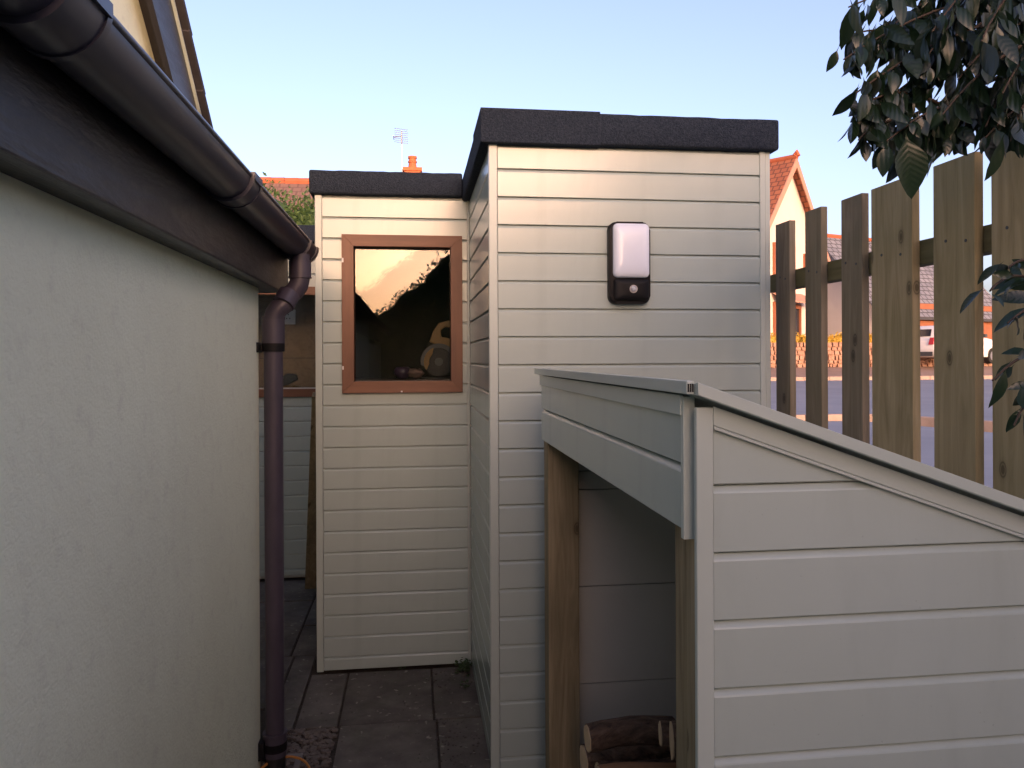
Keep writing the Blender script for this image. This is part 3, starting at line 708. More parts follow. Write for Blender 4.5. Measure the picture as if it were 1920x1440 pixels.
# ================================================================== WALL LIGHT
LXc, LZc = .775, 1.839
wlgt = thing('wall_light', 'black wall light with white diffuser and motion sensor on the shed front', 'wall light', (LXc, SYF, 1.69))
bm = bmesh.new(); bprism(bm, [(LXc + x, SYF - .001, LZc + z) for x, z in rrect(.152, .296, .028)], (0, -.030, 0))
front = [f for f in bm.faces if abs(f.calc_center_median().y - (SYF - .031)) < 1e-4]
bmesh.ops.bevel(bm, geom=[e for f in front for e in f.edges], offset=.008, segments=3, affect='EDGES', profile=.5)
smooth_angle(frombm('housing', bm, M['black'], wlgt), 40)
def cushion(name, w_, z0, z1, ycen, bulge, rc, mat):
    # slightly domed rounded panel
    pts = rrect(w_, z1 - z0, rc, 8); zc = (z0 + z1) / 2
    bm = bmesh.new(); loops = []
    for s_, d in ((1.0, 0.0), (.985, .008), (.94, bulge * .6), (.8, bulge * .85), (.5, bulge * .97), (.0, bulge)):
        if s_ == 0: c_ = bm.verts.new((LXc + .004, ycen - d, zc)); break
        loops.append([bm.verts.new((LXc + .004 + x * s_, ycen - d, zc + z * (1 - (1 - s_) * w_ / (z1 - z0)) if s_ > .9 else zc + z * s_)) for x, z in pts])
    for a, b in zip(loops, loops[1:]):
        for i in range(len(a)): bm.faces.new((a[i], a[(i + 1) % len(a)], b[(i + 1) % len(a)], b[i]))
    for i in range(len(pts)): bm.faces.new((loops[-1][i], loops[-1][(i + 1) % len(pts)], c_))
    return smooth_angle(frombm(name, bm, mat, wlgt), 50)
cushion('diffuser', .134, 1.784, 1.980, SYF - .030, .026, .018, M['diffuser'])
cushion('sensor_panel', .130, 1.703, 1.781, SYF - .030, .018, .010, M['black'])
bm = bmesh.new(); bmesh.ops.create_uvsphere(bm, u_segments=20, v_segments=10, radius=.0115)
bmesh.ops.translate(bm, verts=bm.verts, vec=(LXc + .008, SYF - .048, 1.743)); frombm('sensor_lens', bm, M['lens'], wlgt, True)
bm = bmesh.new(); btube(bm, [(LXc + .008, SYF - .046, 1.743), (LXc + .008, SYF - .0505, 1.743)], .0145, 24); smooth_angle(frombm('lens_ring', bm, M['alu'], wlgt))

# ================================================================== FENCE
FCX = 1.37
fen = thing('fence', 'brown timber picket fence between the yard and the road', 'fence', (FCX, 1.5, .4))
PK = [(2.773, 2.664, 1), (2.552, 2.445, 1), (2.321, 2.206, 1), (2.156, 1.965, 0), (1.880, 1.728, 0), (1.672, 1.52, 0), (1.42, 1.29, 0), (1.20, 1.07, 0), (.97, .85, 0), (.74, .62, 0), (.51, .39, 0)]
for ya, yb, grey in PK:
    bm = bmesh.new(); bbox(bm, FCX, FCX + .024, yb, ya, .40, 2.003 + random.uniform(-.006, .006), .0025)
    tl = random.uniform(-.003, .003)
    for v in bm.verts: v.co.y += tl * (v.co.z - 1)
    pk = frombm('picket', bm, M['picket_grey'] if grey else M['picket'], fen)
    for zz in (1.782,):
        for yo in (.25, .72):
            yn = yb + (ya - yb) * (yo + random.uniform(-.06, .06))
            bm = bmesh.new(); btube(bm, [(FCX - .0012, yn, zz + .02 * yo), (FCX + .002, yn, zz + .02 * yo)], .0042, 8); frombm('nail_head', bm, M['grey_tool'], pk)
for zc in (1.786, .80):
    box('rail', FCX + .025, FCX + .072, .2, 2.9, zc - .034, zc + .034, M['rail'], fen, .004)
for yp in (1.60, .35): box('fence_post', FCX + .073, FCX + .165, yp - .046, yp + .046, .35, 1.99, M['rail'], fen, .005)

# ================================================================== LEANING TIMBER, HOSE, DRAIN, WEEDS
a, b = Vector((-.672, 5.15, .0)), Vector((-.515, 4.32, 1.30))
d = (b - a).normalized(); side = d.cross(Vector((0, 1, .6))).normalized(); up = side.cross(d)
pts = [a + side * sx * .036 + up * sy * .022 for sx, sy in ((-1, -1), (1, -1), (1, 1), (-1, 1))]
lt = prism('timber_post', pts, b - a, M['post'], None, .003); tag(lt, 'loose rough timber leaning against the shed behind the downpipe', 'timber')
hp = []
for k in range(26):
    t_ = k / 25; an = R(200 - 215 * t_)
    hp.append((-.465 + .095 * math.cos(an), 2.80 + .10 * math.sin(an), .004 + .035 * math.sin(t_ * math.pi)))
hs = tube('hose', hp, .0045, M['hose'], None, 10); tag(hs, 'short orange hose curling round the foot of the downpipe', 'hose')
gl = thing('drain_gully', 'small grey drain surround beneath the downpipe', 'drain', (PX, 2.93, -.02))
boxes('surround', [(-.555, -.42, 2.73, 2.755, -.03, .006), (-.555, -.42, 2.96, 2.985, -.03, .006), (-.442, -.42, 2.756, 2.959, -.03, .006), (-.555, -.54, 2.756, 2.959, -.03, .006)], M['drain'], gl)
for k in range(6): box('grate_bar', -.539, -.443, 2.77 + k * .031, 2.78 + k * .031, -.022, -.008, M['wet'], gl)
def leafcard(v, f, c, d, up, L, W):
    d = d.normalized(); s = d.cross(up)
    if s.length < 1e-3: s = d.cross(Vector((1, 0, 0)))
    s.normalize(); b_ = len(v); n_ = s.cross(d)
    v += [tuple(c), tuple(c + d * L * .45 + s * W * .5 + n_ * W * .12), tuple(c + d * L), tuple(c + d * L * .45 - s * W * .5 + n_ * W * .12)]
    f += [(b_, b_ + 1, b_ + 2), (b_, b_ + 2, b_ + 3)]
for wx, wy, nn, sc, lab in ((.245, 3.66, 60, 1.0, 'green weed growing in the inner corner of the shed'), (.235, 3.50, 26, .6, 'smaller weed at the foot of the shed side wall'),
                            (-.055, 3.722, 10, .45, 'tiny sprig growing under the window wall')):
    v, f = [], []; rr = random.Random(int(wx * 1000))
    for k in range(nn):
        an = rr.uniform(0, 6.28); c = Vector((wx + rr.uniform(-.045, .02) * sc, wy + rr.uniform(-.05, .05) * sc, rr.uniform(.002, .05) * sc))
        leafcard(v, f, c, Vector((math.cos(an), math.sin(an), rr.uniform(-.1, .8))), Vector((0, 0, 1)), rr.uniform(.015, .035) * sc, rr.uniform(.012, .02) * sc)
    tg = thing('weed', lab, 'weed', (wx, wy, 0)); pyd('foliage', v, f, M['weed'], tg)

# ================================================================== INSIDE THE SHED
bench = thing('workbench', 'bench inside the shed just below the window sill', 'workbench', (0, 4.0, 0))
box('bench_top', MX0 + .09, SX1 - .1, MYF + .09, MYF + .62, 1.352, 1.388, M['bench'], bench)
for x in (MX0 + .12, 1.0):
    for y in (MYF + .12, MYF + .55): box('leg', x, x + .05, y, y + .05, .02, 1.351, M['board_wood'], bench)
saw = thing('circular_saw', 'yellow circular saw on the bench behind the window glass', 'saw', (.13, 4.12, 1.39))
bm = bmesh.new(); btube(bm, [(.135, 4.105, 1.478), (.135, 4.108, 1.478)], .078, 36); smooth_angle(frombm('blade', bm, M['steel'], saw))
pts = [(.135 + .098 * math.cos(R(a_)), 4.09, 1.478 + .098 * math.sin(R(a_))) for a_ in range(35, 200, 11)] + [(.135 + .075 * math.cos(R(a_)), 4.09, 1.478 + .075 * math.sin(R(a_))) for a_ in range(200, 34, -11)]
bm = bmesh.new(); btube(bm, [(.135, 4.095, 1.478), (.135, 4.104, 1.478)], .022, 20); smooth_angle(frombm('blade_hub', bm, M['grey_tool'], saw))
prism('blade_guard', pts, (0, .04, 0), M['grey_tool'], saw)
pts = [(.135 + .080 * math.cos(R(a_)), 4.082, 1.478 + .080 * math.sin(R(a_))) for a_ in range(110, 215, 8)] + [(.135 + .052 * math.cos(R(a_)), 4.082, 1.478 + .052 * math.sin(R(a_))) for a_ in range(190, 130, -8)]
prism('lower_guard', pts, (0, .007, 0), M['saw_yellow'], saw)
arm = [(.085, 1.585), (.105, 1.64), (.135, 1.685), (.19, 1.70), (.25, 1.67), (.26, 1.62), (.235, 1.60), (.215, 1.655), (.17, 1.665), (.145, 1.645), (.15, 1.61), (.185, 1.605), (.23, 1.575), (.20, 1.55), (.13, 1.565)]
prism('handle', [(x, 4.11, z) for x, z in arm], (0, .05, 0), M['saw_yellow'], saw, .004)
box('base_plate', .03, .25, 4.07, 4.20, 1.389, 1.396, M['steel'], saw); box('motor', .12, .2, 4.132, 4.22, 1.45, 1.56, M['grey_tool'], saw, .012)
bm = bmesh.new(); bmesh.ops.create_uvsphere(bm, u_segments=24, v_segments=14, radius=.042)
for v in bm.verts: v.co = Vector((v.co.x * (1.1 if v.co.z > -.01 else .85), v.co.y, min(v.co.z * 1.0, .030) if v.co.z > -.034 else -.033)) + Vector((-.055, 4.05, 1.4225))
tag(frombm('rounded_tub', bm, M['purple'], None, True), 'dark purple rounded tub on the bench behind the window', 'tub')
bm = bmesh.new(); bmesh.ops.create_icosphere(bm, subdivisions=3, radius=.03)
rr = random.Random(2)
for v in bm.verts: v.co = Vector((v.co.x * 1.5, v.co.y * .9, max(v.co.z * .9, -.03))) * rr.uniform(.78, 1.12) + Vector((.008, 4.03, 1.4195))
tag(frombm('cloth_bundle', bm, M['pinkcloth'], None, True), 'crumpled pinkish cloth beside the purple tub inside the window', 'cloth')
sk = thing('wall_socket', 'white electrical socket plate on the brown lining of the shed', 'socket', (-1.0, BY, 1.83))
box('face_plate', -1.06, -.945, BY - .012, BY - .001, 1.775, 1.895, M['plate_white'], sk, .003)
for dx, dz in ((0, .02), (-.012, -.012), (.012, -.012)): box('pin_hole', -1.005 + dx, -.998 + dx, BY - .0128, BY - .0119, 1.83 + dz, 1.84 + dz, M['cells'], sk)
sb = thing('shelf', 'narrow shelf just inside the wide window behind the downpipe', 'shelf', (-1.0, 5.5, 1.25))
box('shelf_board', -1.6, -.52, WYF + .075, WYF + .33, 1.262, 1.286, M['board_wood'], sb)
tl = thing('power_tool', 'dark grey hand tool lying on the sill behind the downpipe', 'tool', (-.93, 5.55, 1.287))
prism('tool_body', [(-1.01, 5.52, 1.300), (-1.01, 5.52, 1.365), (-.93, 5.52, 1.360), (-.88, 5.52, 1.392), (-.815, 5.52, 1.385), (-.805, 5.52, 1.35), (-.86, 5.52, 1.32), (-.90, 5.52, 1.300)], (0, .06, 0), M['grey_tool'], tl, .008)
box('tool_grip', -1.0, -.92, 5.525, 5.575, 1.2875, 1.302, M['grey_tool'], tl, .003)
yt = prism('tool_battery', [(-.90, 5.47, 1.287), (-.79, 5.47, 1.287), (-.785, 5.47, 1.303), (-.82, 5.47, 1.313), (-.84, 5.47, 1.306), (-.87, 5.47, 1.316), (-.90, 5.47, 1.306)], (0, .05, 0), M['saw_yellow'], None, .003)
tag(yt, 'yellow tool battery on the sill beside the dark tool', 'battery')

# ================================================================== FOLIAGE MASSES
def leafmass(n, sampler, L, W, seed, droop=.2):
    v, f = [], []; rr = random.Random(seed)
    for k in range(n):
        c, out = sampler(rr)
        d = (out + Vector((rr.gauss(0, .7), rr.gauss(0, .7), rr.gauss(0, .7) - droop))).normalized()
        leafcard(v, f, c, d, Vector((rr.gauss(0, 1), rr.gauss(0, 1), rr.gauss(0, 1))), L * rr.uniform(.7, 1.3), W * rr.uniform(.7, 1.3))
    return v, f
def ball_sampler(blobs, shell=.55):
    tot = [b[3] * b[4] + b[4] * b[5] for b in blobs]
    def s(rr):
        b = rr.choices(blobs, tot)[0]
        n_ = Vector((rr.gauss(0, 1), rr.gauss(0, 1), rr.gauss(0, 1))).normalized(); q = rr.uniform(shell, 1) + rr.gauss(0, .04)
        return Vector((b[0] + n_.x * b[3] * q, b[1] + n_.y * b[4] * q, b[2] + n_.z * b[5] * q)), n_
    return s
def plant(name, label, cat, base, blobs, n, L, W, mat, seed, stems=None, group=None, shell=.55):
    t = thing(name, label, cat, base, group)
    v, f = leafmass(n, ball_sampler(blobs, shell), L, W, seed); pyd('foliage', v, f, M[mat], t)
    bm = bmesh.new()
    for b in blobs:
        c = Vector((b[0], b[1], b[2])); btube(bm, [Vector(base) + Vector(((b[0] - base[0]) * .3, (b[1] - base[1]) * .3, 0)), (Vector(base) + c) / 2 + Vector((.02, 0, 0)), c], [.05 * min(1, b[5]), .035 * min(1, b[5]), .012], 6)
    frombm('stem', bm, M['trunk'], t, True)
    # dark woody core so the mass is not see-through
    bm = bmesh.new()
    for b in blobs:
        r_ = bmesh.ops.create_icosphere(bm, subdivisions=2, radius=1)['verts']
        for q in r_: q.co = Vector((b[0] + q.co.x * b[3] * .74, b[1] + q.co.y * b[4] * .74, b[2] + q.co.z * b[5] * .74))
    frombm('added_core', bm, M[mat], t)
    return t
rr = random.Random(21)
bl = [(-1.9 + k * .32 + rr.uniform(-.1, .1), 9.25 + rr.uniform(-.2, .2), 2.75 + rr.uniform(-.08, .1) , .42, .5, .72) for k in range(6)] + [(-1.9 + k * .4, 9.2, 1.5, .45, .5, .9) for k in range(5)]
plant('bush', 'clipped pale green bush rising behind the shed roof', 'bush', (-1.2, 9.25, .4), bl, 26000, .06, .028, 'bush', 5)
# tall hedge behind the camera, mirrored in the shed window
rr = random.Random(31)
hb = []
def hedge_h(x):
    P_ = [(-3, 2.0), (-1.1, 2.05), (-.8, 2.15), (-.25, 2.65), (.3, 3.05), (.66, 3.4), (1.1, 3.62), (4.2, 3.75)]  # unseen right end kept high to block the low sun
    for (xa, ha), (xb, hb_) in zip(P_, P_[1:]):
        if xa <= x <= xb: return ha + (hb_ - ha) * (x - xa) / (xb - xa)
    return P_[0][1] if x < -3 else P_[-1][1]
for k in range(46):
    f_ = k / 45; x = 4.0 - 6.3 * f_; y = -1.8 - 8.9 * f_; h = hedge_h(x) + rr.uniform(-.07, .07)
    for zc in (.55, 1.35, h - .72, h - .45): hb.append((x + rr.uniform(-.1, .1), y + rr.uniform(-.12, .12), zc, .45, .45, .70 if zc < h - .5 else .43))
hg = plant('hedge', 'tall dark green hedge mirrored in the shed window', 'hedge', (0, -7.5, -.05), hb, 60000, .075, .045, 'hedge', 6)

bm = bmesh.new()  # solid slab added inside the hedge to stop low sun leaking through
for k in range(63):
    xa = 4.0 - .1 * k; xb = xa - .1; ya = -1.8 - (4.0 - xa) / 6.3 * 8.9; yb = -1.8 - (4.0 - xb) / 6.3 * 8.9
    dn = .20 if xb > .85 else .42
    ha, hb2 = hedge_h(xa) - dn + .05 * math.sin(k * 2.1), hedge_h(xb) - dn + .05 * math.sin(k * 2.1 + 2.1)
    ox, oy = -.16, .12
    bprism(bm, [(xa + ox, ya + oy, -.05), (xb + ox, yb + oy, -.05), (xb + ox, yb + oy, hb2), (xa + ox, ya + oy, ha)], (-2 * ox, -2 * oy, 0))
frombm('added_core', bm, M['hedge'], hg)

# ================================================================== SHRUB OVERHANGING THE FENCE
shrub = thing('evergreen_shrub', 'dark glossy leaved evergreen shrub hanging over the fence top', 'shrub', (1.72, 1.25, .45))
TW = [(1.43,1.58,2.39,0.82,1.36,2.16),(1.39,1.54,2.31,0.78,1.31,2.04),(1.38,1.54,2.24,0.79,1.31,1.97),(1.33,1.49,2.20,0.86,1.35,1.96),(1.39,1.59,2.29,0.94,1.39,2.00),(1.35,1.54,2.33,0.95,1.34,2.04),(1.33,1.44,2.16,0.96,1.29,1.94),(1.39,1.54,2.24,1.06,1.38,2.04),(1.31,1.45,2.10,1.07,1.32,1.93),(1.25,1.35,2.09,1.03,1.23,1.96),(1.25,1.35,2.01,1.08,1.27,1.89),(1.43,1.63,2.44,0.90,1.40,2.12),(1.31,1.45,2.36,0.94,1.29,2.09),(1.25,1.35,2.26,0.99,1.23,2.05),(1.29,1.45,2.06,0.86,1.32,1.89),(1.30,1.50,2.04,0.90,1.32,1.88),(1.24,1.45,2.01,0.91,1.31,1.93),(1.09,1.42,1.98,0.81,1.33,1.95),(1.02,1.38,1.94,0.82,1.33,1.90),(1.33,1.49,2.02,1.04,1.38,1.92),(1.34,1.44,2.02,1.07,1.32,1.91),(0.99,1.44,1.98,0.86,1.35,1.97),(1.13,1.47,2.12,0.86,1.40,2.13),(1.47,1.63,2.34,1.28,1.55,2.17),(1.42,1.53,2.22,1.25,1.45,2.09),(1.13,1.22,1.60,0.89,1.09,1.60),(1.09,1.17,1.56,0.92,1.09,1.55),(1.10,1.17,1.47,0.91,1.11,1.46),(1.10,1.17,1.42,0.93,1.09,1.39),(1.17,1.26,1.63,0.99,1.18,1.64),(1.49,1.62,2.59,0.91,1.40,2.26),(1.51,1.62,2.65,1.02,1.38,2.37),(1.49,1.52,2.53,1.07,1.27,2.24),(1.52,1.72,2.73,0.93,1.49,2.46),(1.59,1.71,2.85,1.04,1.48,2.58),(1.49,1.52,2.68,1.14,1.37,2.49)]
def leaf_mesh(seed, L, W):
    rr = random.Random(seed); bm = bmesh.new(); rows = []
    ws = [.10, .55, .88, 1.0, .92, .66, .28]
    cur = rr.uniform(.1, .35); tw = rr.uniform(-.4, .4)
    for i, q in enumerate(ws):
        s = (i + .25) / (len(ws) - .2); y = L * s; zc = -cur * L * s * s; hw = W * .5 * q * (1 + rr.uniform(-.05, .05))
        r3 = []
        for sx in (-1, 0, 1):
            x = sx * hw; z = zc + abs(sx) * hw * .32 + (rr.uniform(-.06, .06) * hw if sx else 0)
            a = tw * s; r3.append(bm.verts.new((x * math.cos(a) - z * math.sin(a) * .3, y, z + x * math.sin(a))))
        rows.append(r3)
    tip = bm.verts.new((0, L, -cur * L)); st = bm.verts.new((0, -.012, .003))
    for a, b in zip(rows, rows[1:]):
        for k in (0, 1): bm.faces.new((a[k], a[k + 1], b[k + 1], b[k]))
    for k in (0, 1):
        bm.faces.new((rows[-1][k], rows[-1][k + 1], tip)); bm.faces.new((st, rows[0][k + 1], rows[0][k]))
    bmesh.ops.recalc_face_normals(bm, faces=bm.faces)
    if sum(f.normal.z for f in bm.faces) < 0: bmesh.ops.reverse_faces(bm, faces=bm.faces)
    me = bpy.data.meshes.new('leaf'); bm.to_mesh(me); bm.free(); me.materials.append(M['leaf'])
    for p in me.polygons: p.use_smooth = True
    return me
LM = [leaf_mesh(i, .048 + .006 * i, .024 + .003 * (i % 4)) for i in range(7)]
rr = random.Random(77)
tbm = bmesh.new()
stems = [[(1.70, 1.22, .40), (1.66, 1.25, 1.2), (1.60, 1.40, 2.0), (1.54, 1.60, 2.6), (1.56, 1.72, 2.9)],
         [(1.74, 1.20, .40), (1.72, 1.22, 1.0), (1.60, 1.32, 1.7), (1.46, 1.48, 2.15), (1.42, 1.56, 2.4)],
         [(1.72, 1.25, .40), (1.66, 1.22, 1.1), (1.50, 1.24, 1.5), (1.20, 1.23, 1.56), (1.10, 1.18, 1.50)]]
for s_ in stems: btube(tbm, s_, [.028, .024, .018, .011, .006], 8)
stempts = [Vector(p) for s_ in stems for p in s_[2:]]
cands = []
for i, t6 in enumerate(TW):
    a = Vector(t6[:3]); b = Vector(t6[3:])
    near = min(stempts[-3:] if i in (25, 26, 27, 28, 29) else stempts[:-3], key=lambda p: (p - a).length)
    midp = (a + b) / 2 + Vector((rr.uniform(-.03, .03), rr.uniform(-.03, .03), .05 + rr.uniform(0, .04)))
    crv = [a * (1 - t_) ** 2 + midp * 2 * t_ * (1 - t_) + b * t_ * t_ for t_ in [k / 9 for k in range(10)]]
    btube(tbm, [near, (near + a) / 2 + Vector((0, 0, .02))] + crv, [.006, .005] + [.0042 - .0003 * k for k in range(10)], 6)
    small = i in (25, 26, 27, 28, 29)
    Lc = (b - a).length; nl = int(Lc / (.017 if not small else .034))
    for k in range(nl):
        t_ = (k + .6) / nl
        if t_ < .12: continue
        c = a * (1 - t_) ** 2 + midp * 2 * t_ * (1 - t_) + b * t_ * t_
        tan = (2 * (1 - t_) * (midp - a) + 2 * t_ * (b - midp)).normalized()
        for sgn in ((1, -1) if rr.random() < .75 else (1,)):
            sd = tan.cross(Vector((0, 0, 1))).normalized() * sgn
            d = (tan * rr.uniform(.1, .7) + sd * rr.uniform(.1, .9) + Vector((0, 0, -rr.uniform(.5, 1.8) if not small else rr.uniform(-.9, .5)))).normalized()
            cands.append((c + Vector((rr.gauss(0, .008), rr.gauss(0, .008), rr.gauss(0, .008))), d, rr.choice(LM), rr.uniform(.55, 1.15) * (.72 if small else 1), rr.uniform(-1, 1)))
# one broad leaf hanging before the fence
big = leaf_mesh(40, .108, .062)
cands.insert(0, (Vector((.895, 1.30, 1.898)), Vector((.15, -.05, -1)), big, 1.0, .0))
smooth_angle(frombm('branches', tbm, M['twig'], shrub), 60)
rest_v, rest_f = [], []
inview = [c for c in cands if c[0].z < 2.32]; over = [c for c in cands if c[0].z >= 2.32]
rr.shuffle(inview)
inview.sort(key=lambda c: c[2] is not big)
for i, (c, d, me, sc, roll) in enumerate(inview + over):
    zax = Vector((-.3 + roll * 1.2, -.35 + (roll * 7.3 % 1 - .5) * 1.6, .5 + (roll * 3.7 % 1 - .5))); x = d.cross(zax).normalized(); zz = x.cross(d)
    m = Matrix((x, d, zz)).transposed().to_4x4(); m.translation = c; m = m @ Matrix.Scale(sc, 4)
    if i < 298:
        o = bpy.data.objects.new('leaf', me); COL.objects.link(o); o.parent = shrub
        o.matrix_parent_inverse = Matrix.Translation(-Vector(shrub.location)); o.matrix_basis = m
    else:
        b_ = len(rest_v); rest_v += [tuple(m @ v.co) for v in me.vertices]; rest_f += [tuple(b_ + q for q in p.vertices) for p in me.polygons]
if rest_v: tag(pyd('foliage', rest_v, rest_f, M['leaf'], shrub, True), kind='stuff')

# ================================================================== FAR BACKGROUND
def gable_house(name, label, cx, cy, yaw, width, depth, z0, eave, ridge, wallm, roofm, over=.35):
    """gable faces local -Y, ridge along local Y"""
    t = thing(name, label, 'house', (cx, cy, z0)); m = Matrix.Translation((cx, cy, 0)) @ Matrix.Rotation(R(yaw), 4, 'Z')
    P = lambda x, y, z: m @ Vector((x, y, z))
    hw = width / 2
    prism('wall', [P(-hw, 0, z0 - .5), P(hw, 0, z0 - .5), P(hw, 0, eave), P(0, 0, ridge - .12), P(-hw, 0, eave)], m.to_3x3() @ Vector((0, depth, 0)), M[wallm], t)
    k = (ridge - eave) / hw; sl_ = math.hypot(1, k)
    roofs = []
    for s_ in (-1, 1):
        e = hw + .35
        v = [P(0, -over, ridge), P(0, depth + over, ridge), P(s_ * e, depth + over, ridge - e * k), P(s_ * e, -over, ridge - e * k)]
        dn = Vector((0, 0, -.12)); v += [q + dn for q in v]
        o = pyd('roof', v, [(0, 1, 2, 3), (7, 6, 5, 4), (0, 3, 7, 4), (1, 5, 6, 2), (2, 6, 7, 3), (0, 4, 5, 1)], M[roofm], t)
        L = e * sl_; D = depth + 2 * over
        uvquad(o, {0: (0, L), 1: (D, L), 2: (D, 0), 3: (0, 0), 4: (0, L), 5: (D, L), 6: (D, 0), 7: (0, 0)})
        # barge board
        prism('barge_board', [P(0, -over - .04, ridge - .02), P(s_ * e, -over - .04, ridge - e * k - .02), P(s_ * e, -over - .04, ridge - e * k - .34), P(0, -over - .04, ridge - .42)], m.to_3x3() @ Vector((0, .04, 0)), M['pinkwood'], t)
        roofs.append(o)
    for j in range(int(depth / .45)):
        a = P(0, -over - .05 + j * .45, ridge + .01); b = P(0, -over - .05 + j * .45 + .44, ridge + .01)
        tube('ridge_tile', [a, b], .11, M['ridge'], roofs[0], 8)
    tube('ridge_finial', [P(0, -over - .1, ridge + .02), P(0, -over - .02, ridge + .2), P(0, -over + .05, ridge + .06)], [.08, .1, .12], M['ridge'], roofs[0], 8)
    return t, P, m
fh, P, m = gable_house('far_house', 'cream gabled house with orange tiled roof across the road', 15.54, 30.3, 38, 6.2, 9, 1.1, 6.05, 9.75, 'gable', 'terracotta')
def hwin(par, P, m, x0, x1, z0, z1, surround=True):
    wo = prism('window', [P(x0, -.03, z0), P(x1, -.03, z0), P(x1, -.03, z1), P(x0, -.03, z1)], m.to_3x3() @ Vector((0, .02, 0)), M['car_glass'], par)
    for a, b, c, d_ in ((x0 - .1, x0, z0, z1), (x1, x1 + .1, z0, z1), (x0 - .1, x1 + .1, z0 - .12, z0), (x0 - .1, x1 + .1, z1, z1 + .2), ((x0 + x1) / 2 - .04, (x0 + x1) / 2 + .04, z0, z1)):
        prism('frame', [P(a, -.10, c), P(b, -.10, c), P(b, -.10, d_), P(a, -.10, d_)], m.to_3x3() @ Vector((0, .095, 0)), M['brownwood'], wo)
hwin(fh, P, m, -1.35, .35, 4.5, 5.9); hwin(fh, P, m, -1.35, .9, 2.1, 3.5)
hwin(fh, P, m, 1.5, 2.5, 4.6, 5.7)
prism('porch_canopy', [P(-1.6, -.7, 3.75), P(1.3, -.7, 3.75), P(1.3, 0, 4.15), P(-1.6, 0, 4.15)], (0, 0, -.08), M['pinkwood'], fh)
gs, P2, m2 = gable_house('slate_garage', 'low garage with grey slate roof beside the cream house', 27.5, 37.2, 110, 6.5, 9, 1.15, 3.6, 7.2, 'gable', 'slate')
for s_ in (-1,):
    q0, q1 = P2(s_ * 3.3, -.3, 3.85), P2(s_ * 3.3, 8.2, 3.85)
    prism('fascia_board', [q0, q1, q1 + Vector((0, 0, -.25)), q0 + Vector((0, 0, -.25))], (.03, .02, 0), M['brownwood'], gs)
    for j in range(3): prism('garage_door', [P2(s_ * 3.25, .6 + j * 2.4, 1.15), P2(s_ * 3.25, 2.6 + j * 2.4, 1.15), P2(s_ * 3.25, 2.6 + j * 2.4, 3.2), P2(s_ * 3.25, .6 + j * 2.4, 3.2)], m2.to_3x3() @ Vector((-.06, 0, 0)), M['brownwood'], gs)
gable_house('tiled_bungalow', 'far bungalow with grey brown tiled roof seen between the pickets', 34, 47, 62, 8, 12, 1.2, 3.6, 5.45, 'gable', 'brown_tile')
# red roofed house beyond the sheds
rh = thing('terracotta_roofed_house', 'house with brown tiled roof and orange ridge behind the shed', 'house', (-1.5, 29, .8))
prism('wall', [(-7.5, 24.2, .5), (2.6, 24.2, .5), (2.6, 24.2, 4.9), (-7.5, 24.2, 4.9)], (0, 6, 0), M['gable'], rh)
RZ_ = 7.50
o = pyd('roof', [(-7.9, 26.9, RZ_), (2.9, 26.9, RZ_), (2.9, 23.6, 4.75), (-7.9, 23.6, 4.75), (-7.9, 26.9, RZ_ - .15), (2.9, 26.9, RZ_ - .15), (2.9, 23.6, 4.6), (-7.9, 23.6, 4.6)],
        [(0, 3, 2, 1), (4, 5, 6, 7), (0, 4, 7, 3), (1, 2, 6, 5), (3, 7, 6, 2)], M['brown_tile'], rh)
uvquad(o, {0: (0, 4.3), 1: (10.8, 4.3), 2: (10.8, 0), 3: (0, 0), 4: (0, 4.3), 5: (10.8, 4.3), 6: (10.8, 0), 7: (0, 0)})
o2 = pyd('roof', [(-7.9, 26.92, RZ_), (2.9, 26.92, RZ_), (2.9, 30.2, 4.75), (-7.9, 30.2, 4.75)], [(0, 1, 2, 3)], M['brown_tile'], rh); uvquad(o2, {0: (0, 4.3), 1: (10.8, 4.3), 2: (10.8, 0), 3: (0, 0)})
for j in range(24): tube('ridge_tile', [(-7.9 + j * .45, 26.91, RZ_ + .02), (-7.9 + j * .45 + .44, 26.91, RZ_ + .03)], .13, M['ridge'], o, 8)
ch = boxes('chimney_stack', [(-.27, .27, 26.0, 26.5, 6.3, 7.78), (-.32, .32, 25.95, 26.55, 7.781, 7.90)], M['brickred'], rh, .01)
tube('chimney_pot', [(.0, 26.25, 7.9), (0, 26.25, 8.1), (0, 26.25, 8.11), (0, 26.25, 8.16), (0, 26.25, 8.17), (0, 26.25, 8.24), (0, 26.25, 8.25), (0, 26.25, 8.32)], [.15, .125, .15, .15, .125, .125, .15, .15], M['brickred'], ch, 16)
ae = thing('tv_aerial', 'thin television aerial on a mast beside the orange chimney pot', 'aerial', (-.36, 26.25, 7.2))
tube('mast', [(-.33, 26.25, 7.3), (-.36, 26.25, 9.15)], .022, M['alu'], ae, 6)
tube('boom', [(-.36, 26.25, 9.0), (-.62, 25.9, 8.86)], .016, M['alu'], ae, 6); tube('boom', [(-.36, 26.2, 9.18), (-.36, 26.2, 8.75)], .014, M['alu'], ae, 6)
for j in range(8): tube('element', [(-.60, 26.1, 9.22 - j * .065), (-.14, 26.2, 9.20 - j * .065)], .009, M['alu'], ae, 5)
tube('element', [(-.62, 25.7, 8.86), (-.62, 26.2, 8.86)], .012, M['alu'], ae, 5)
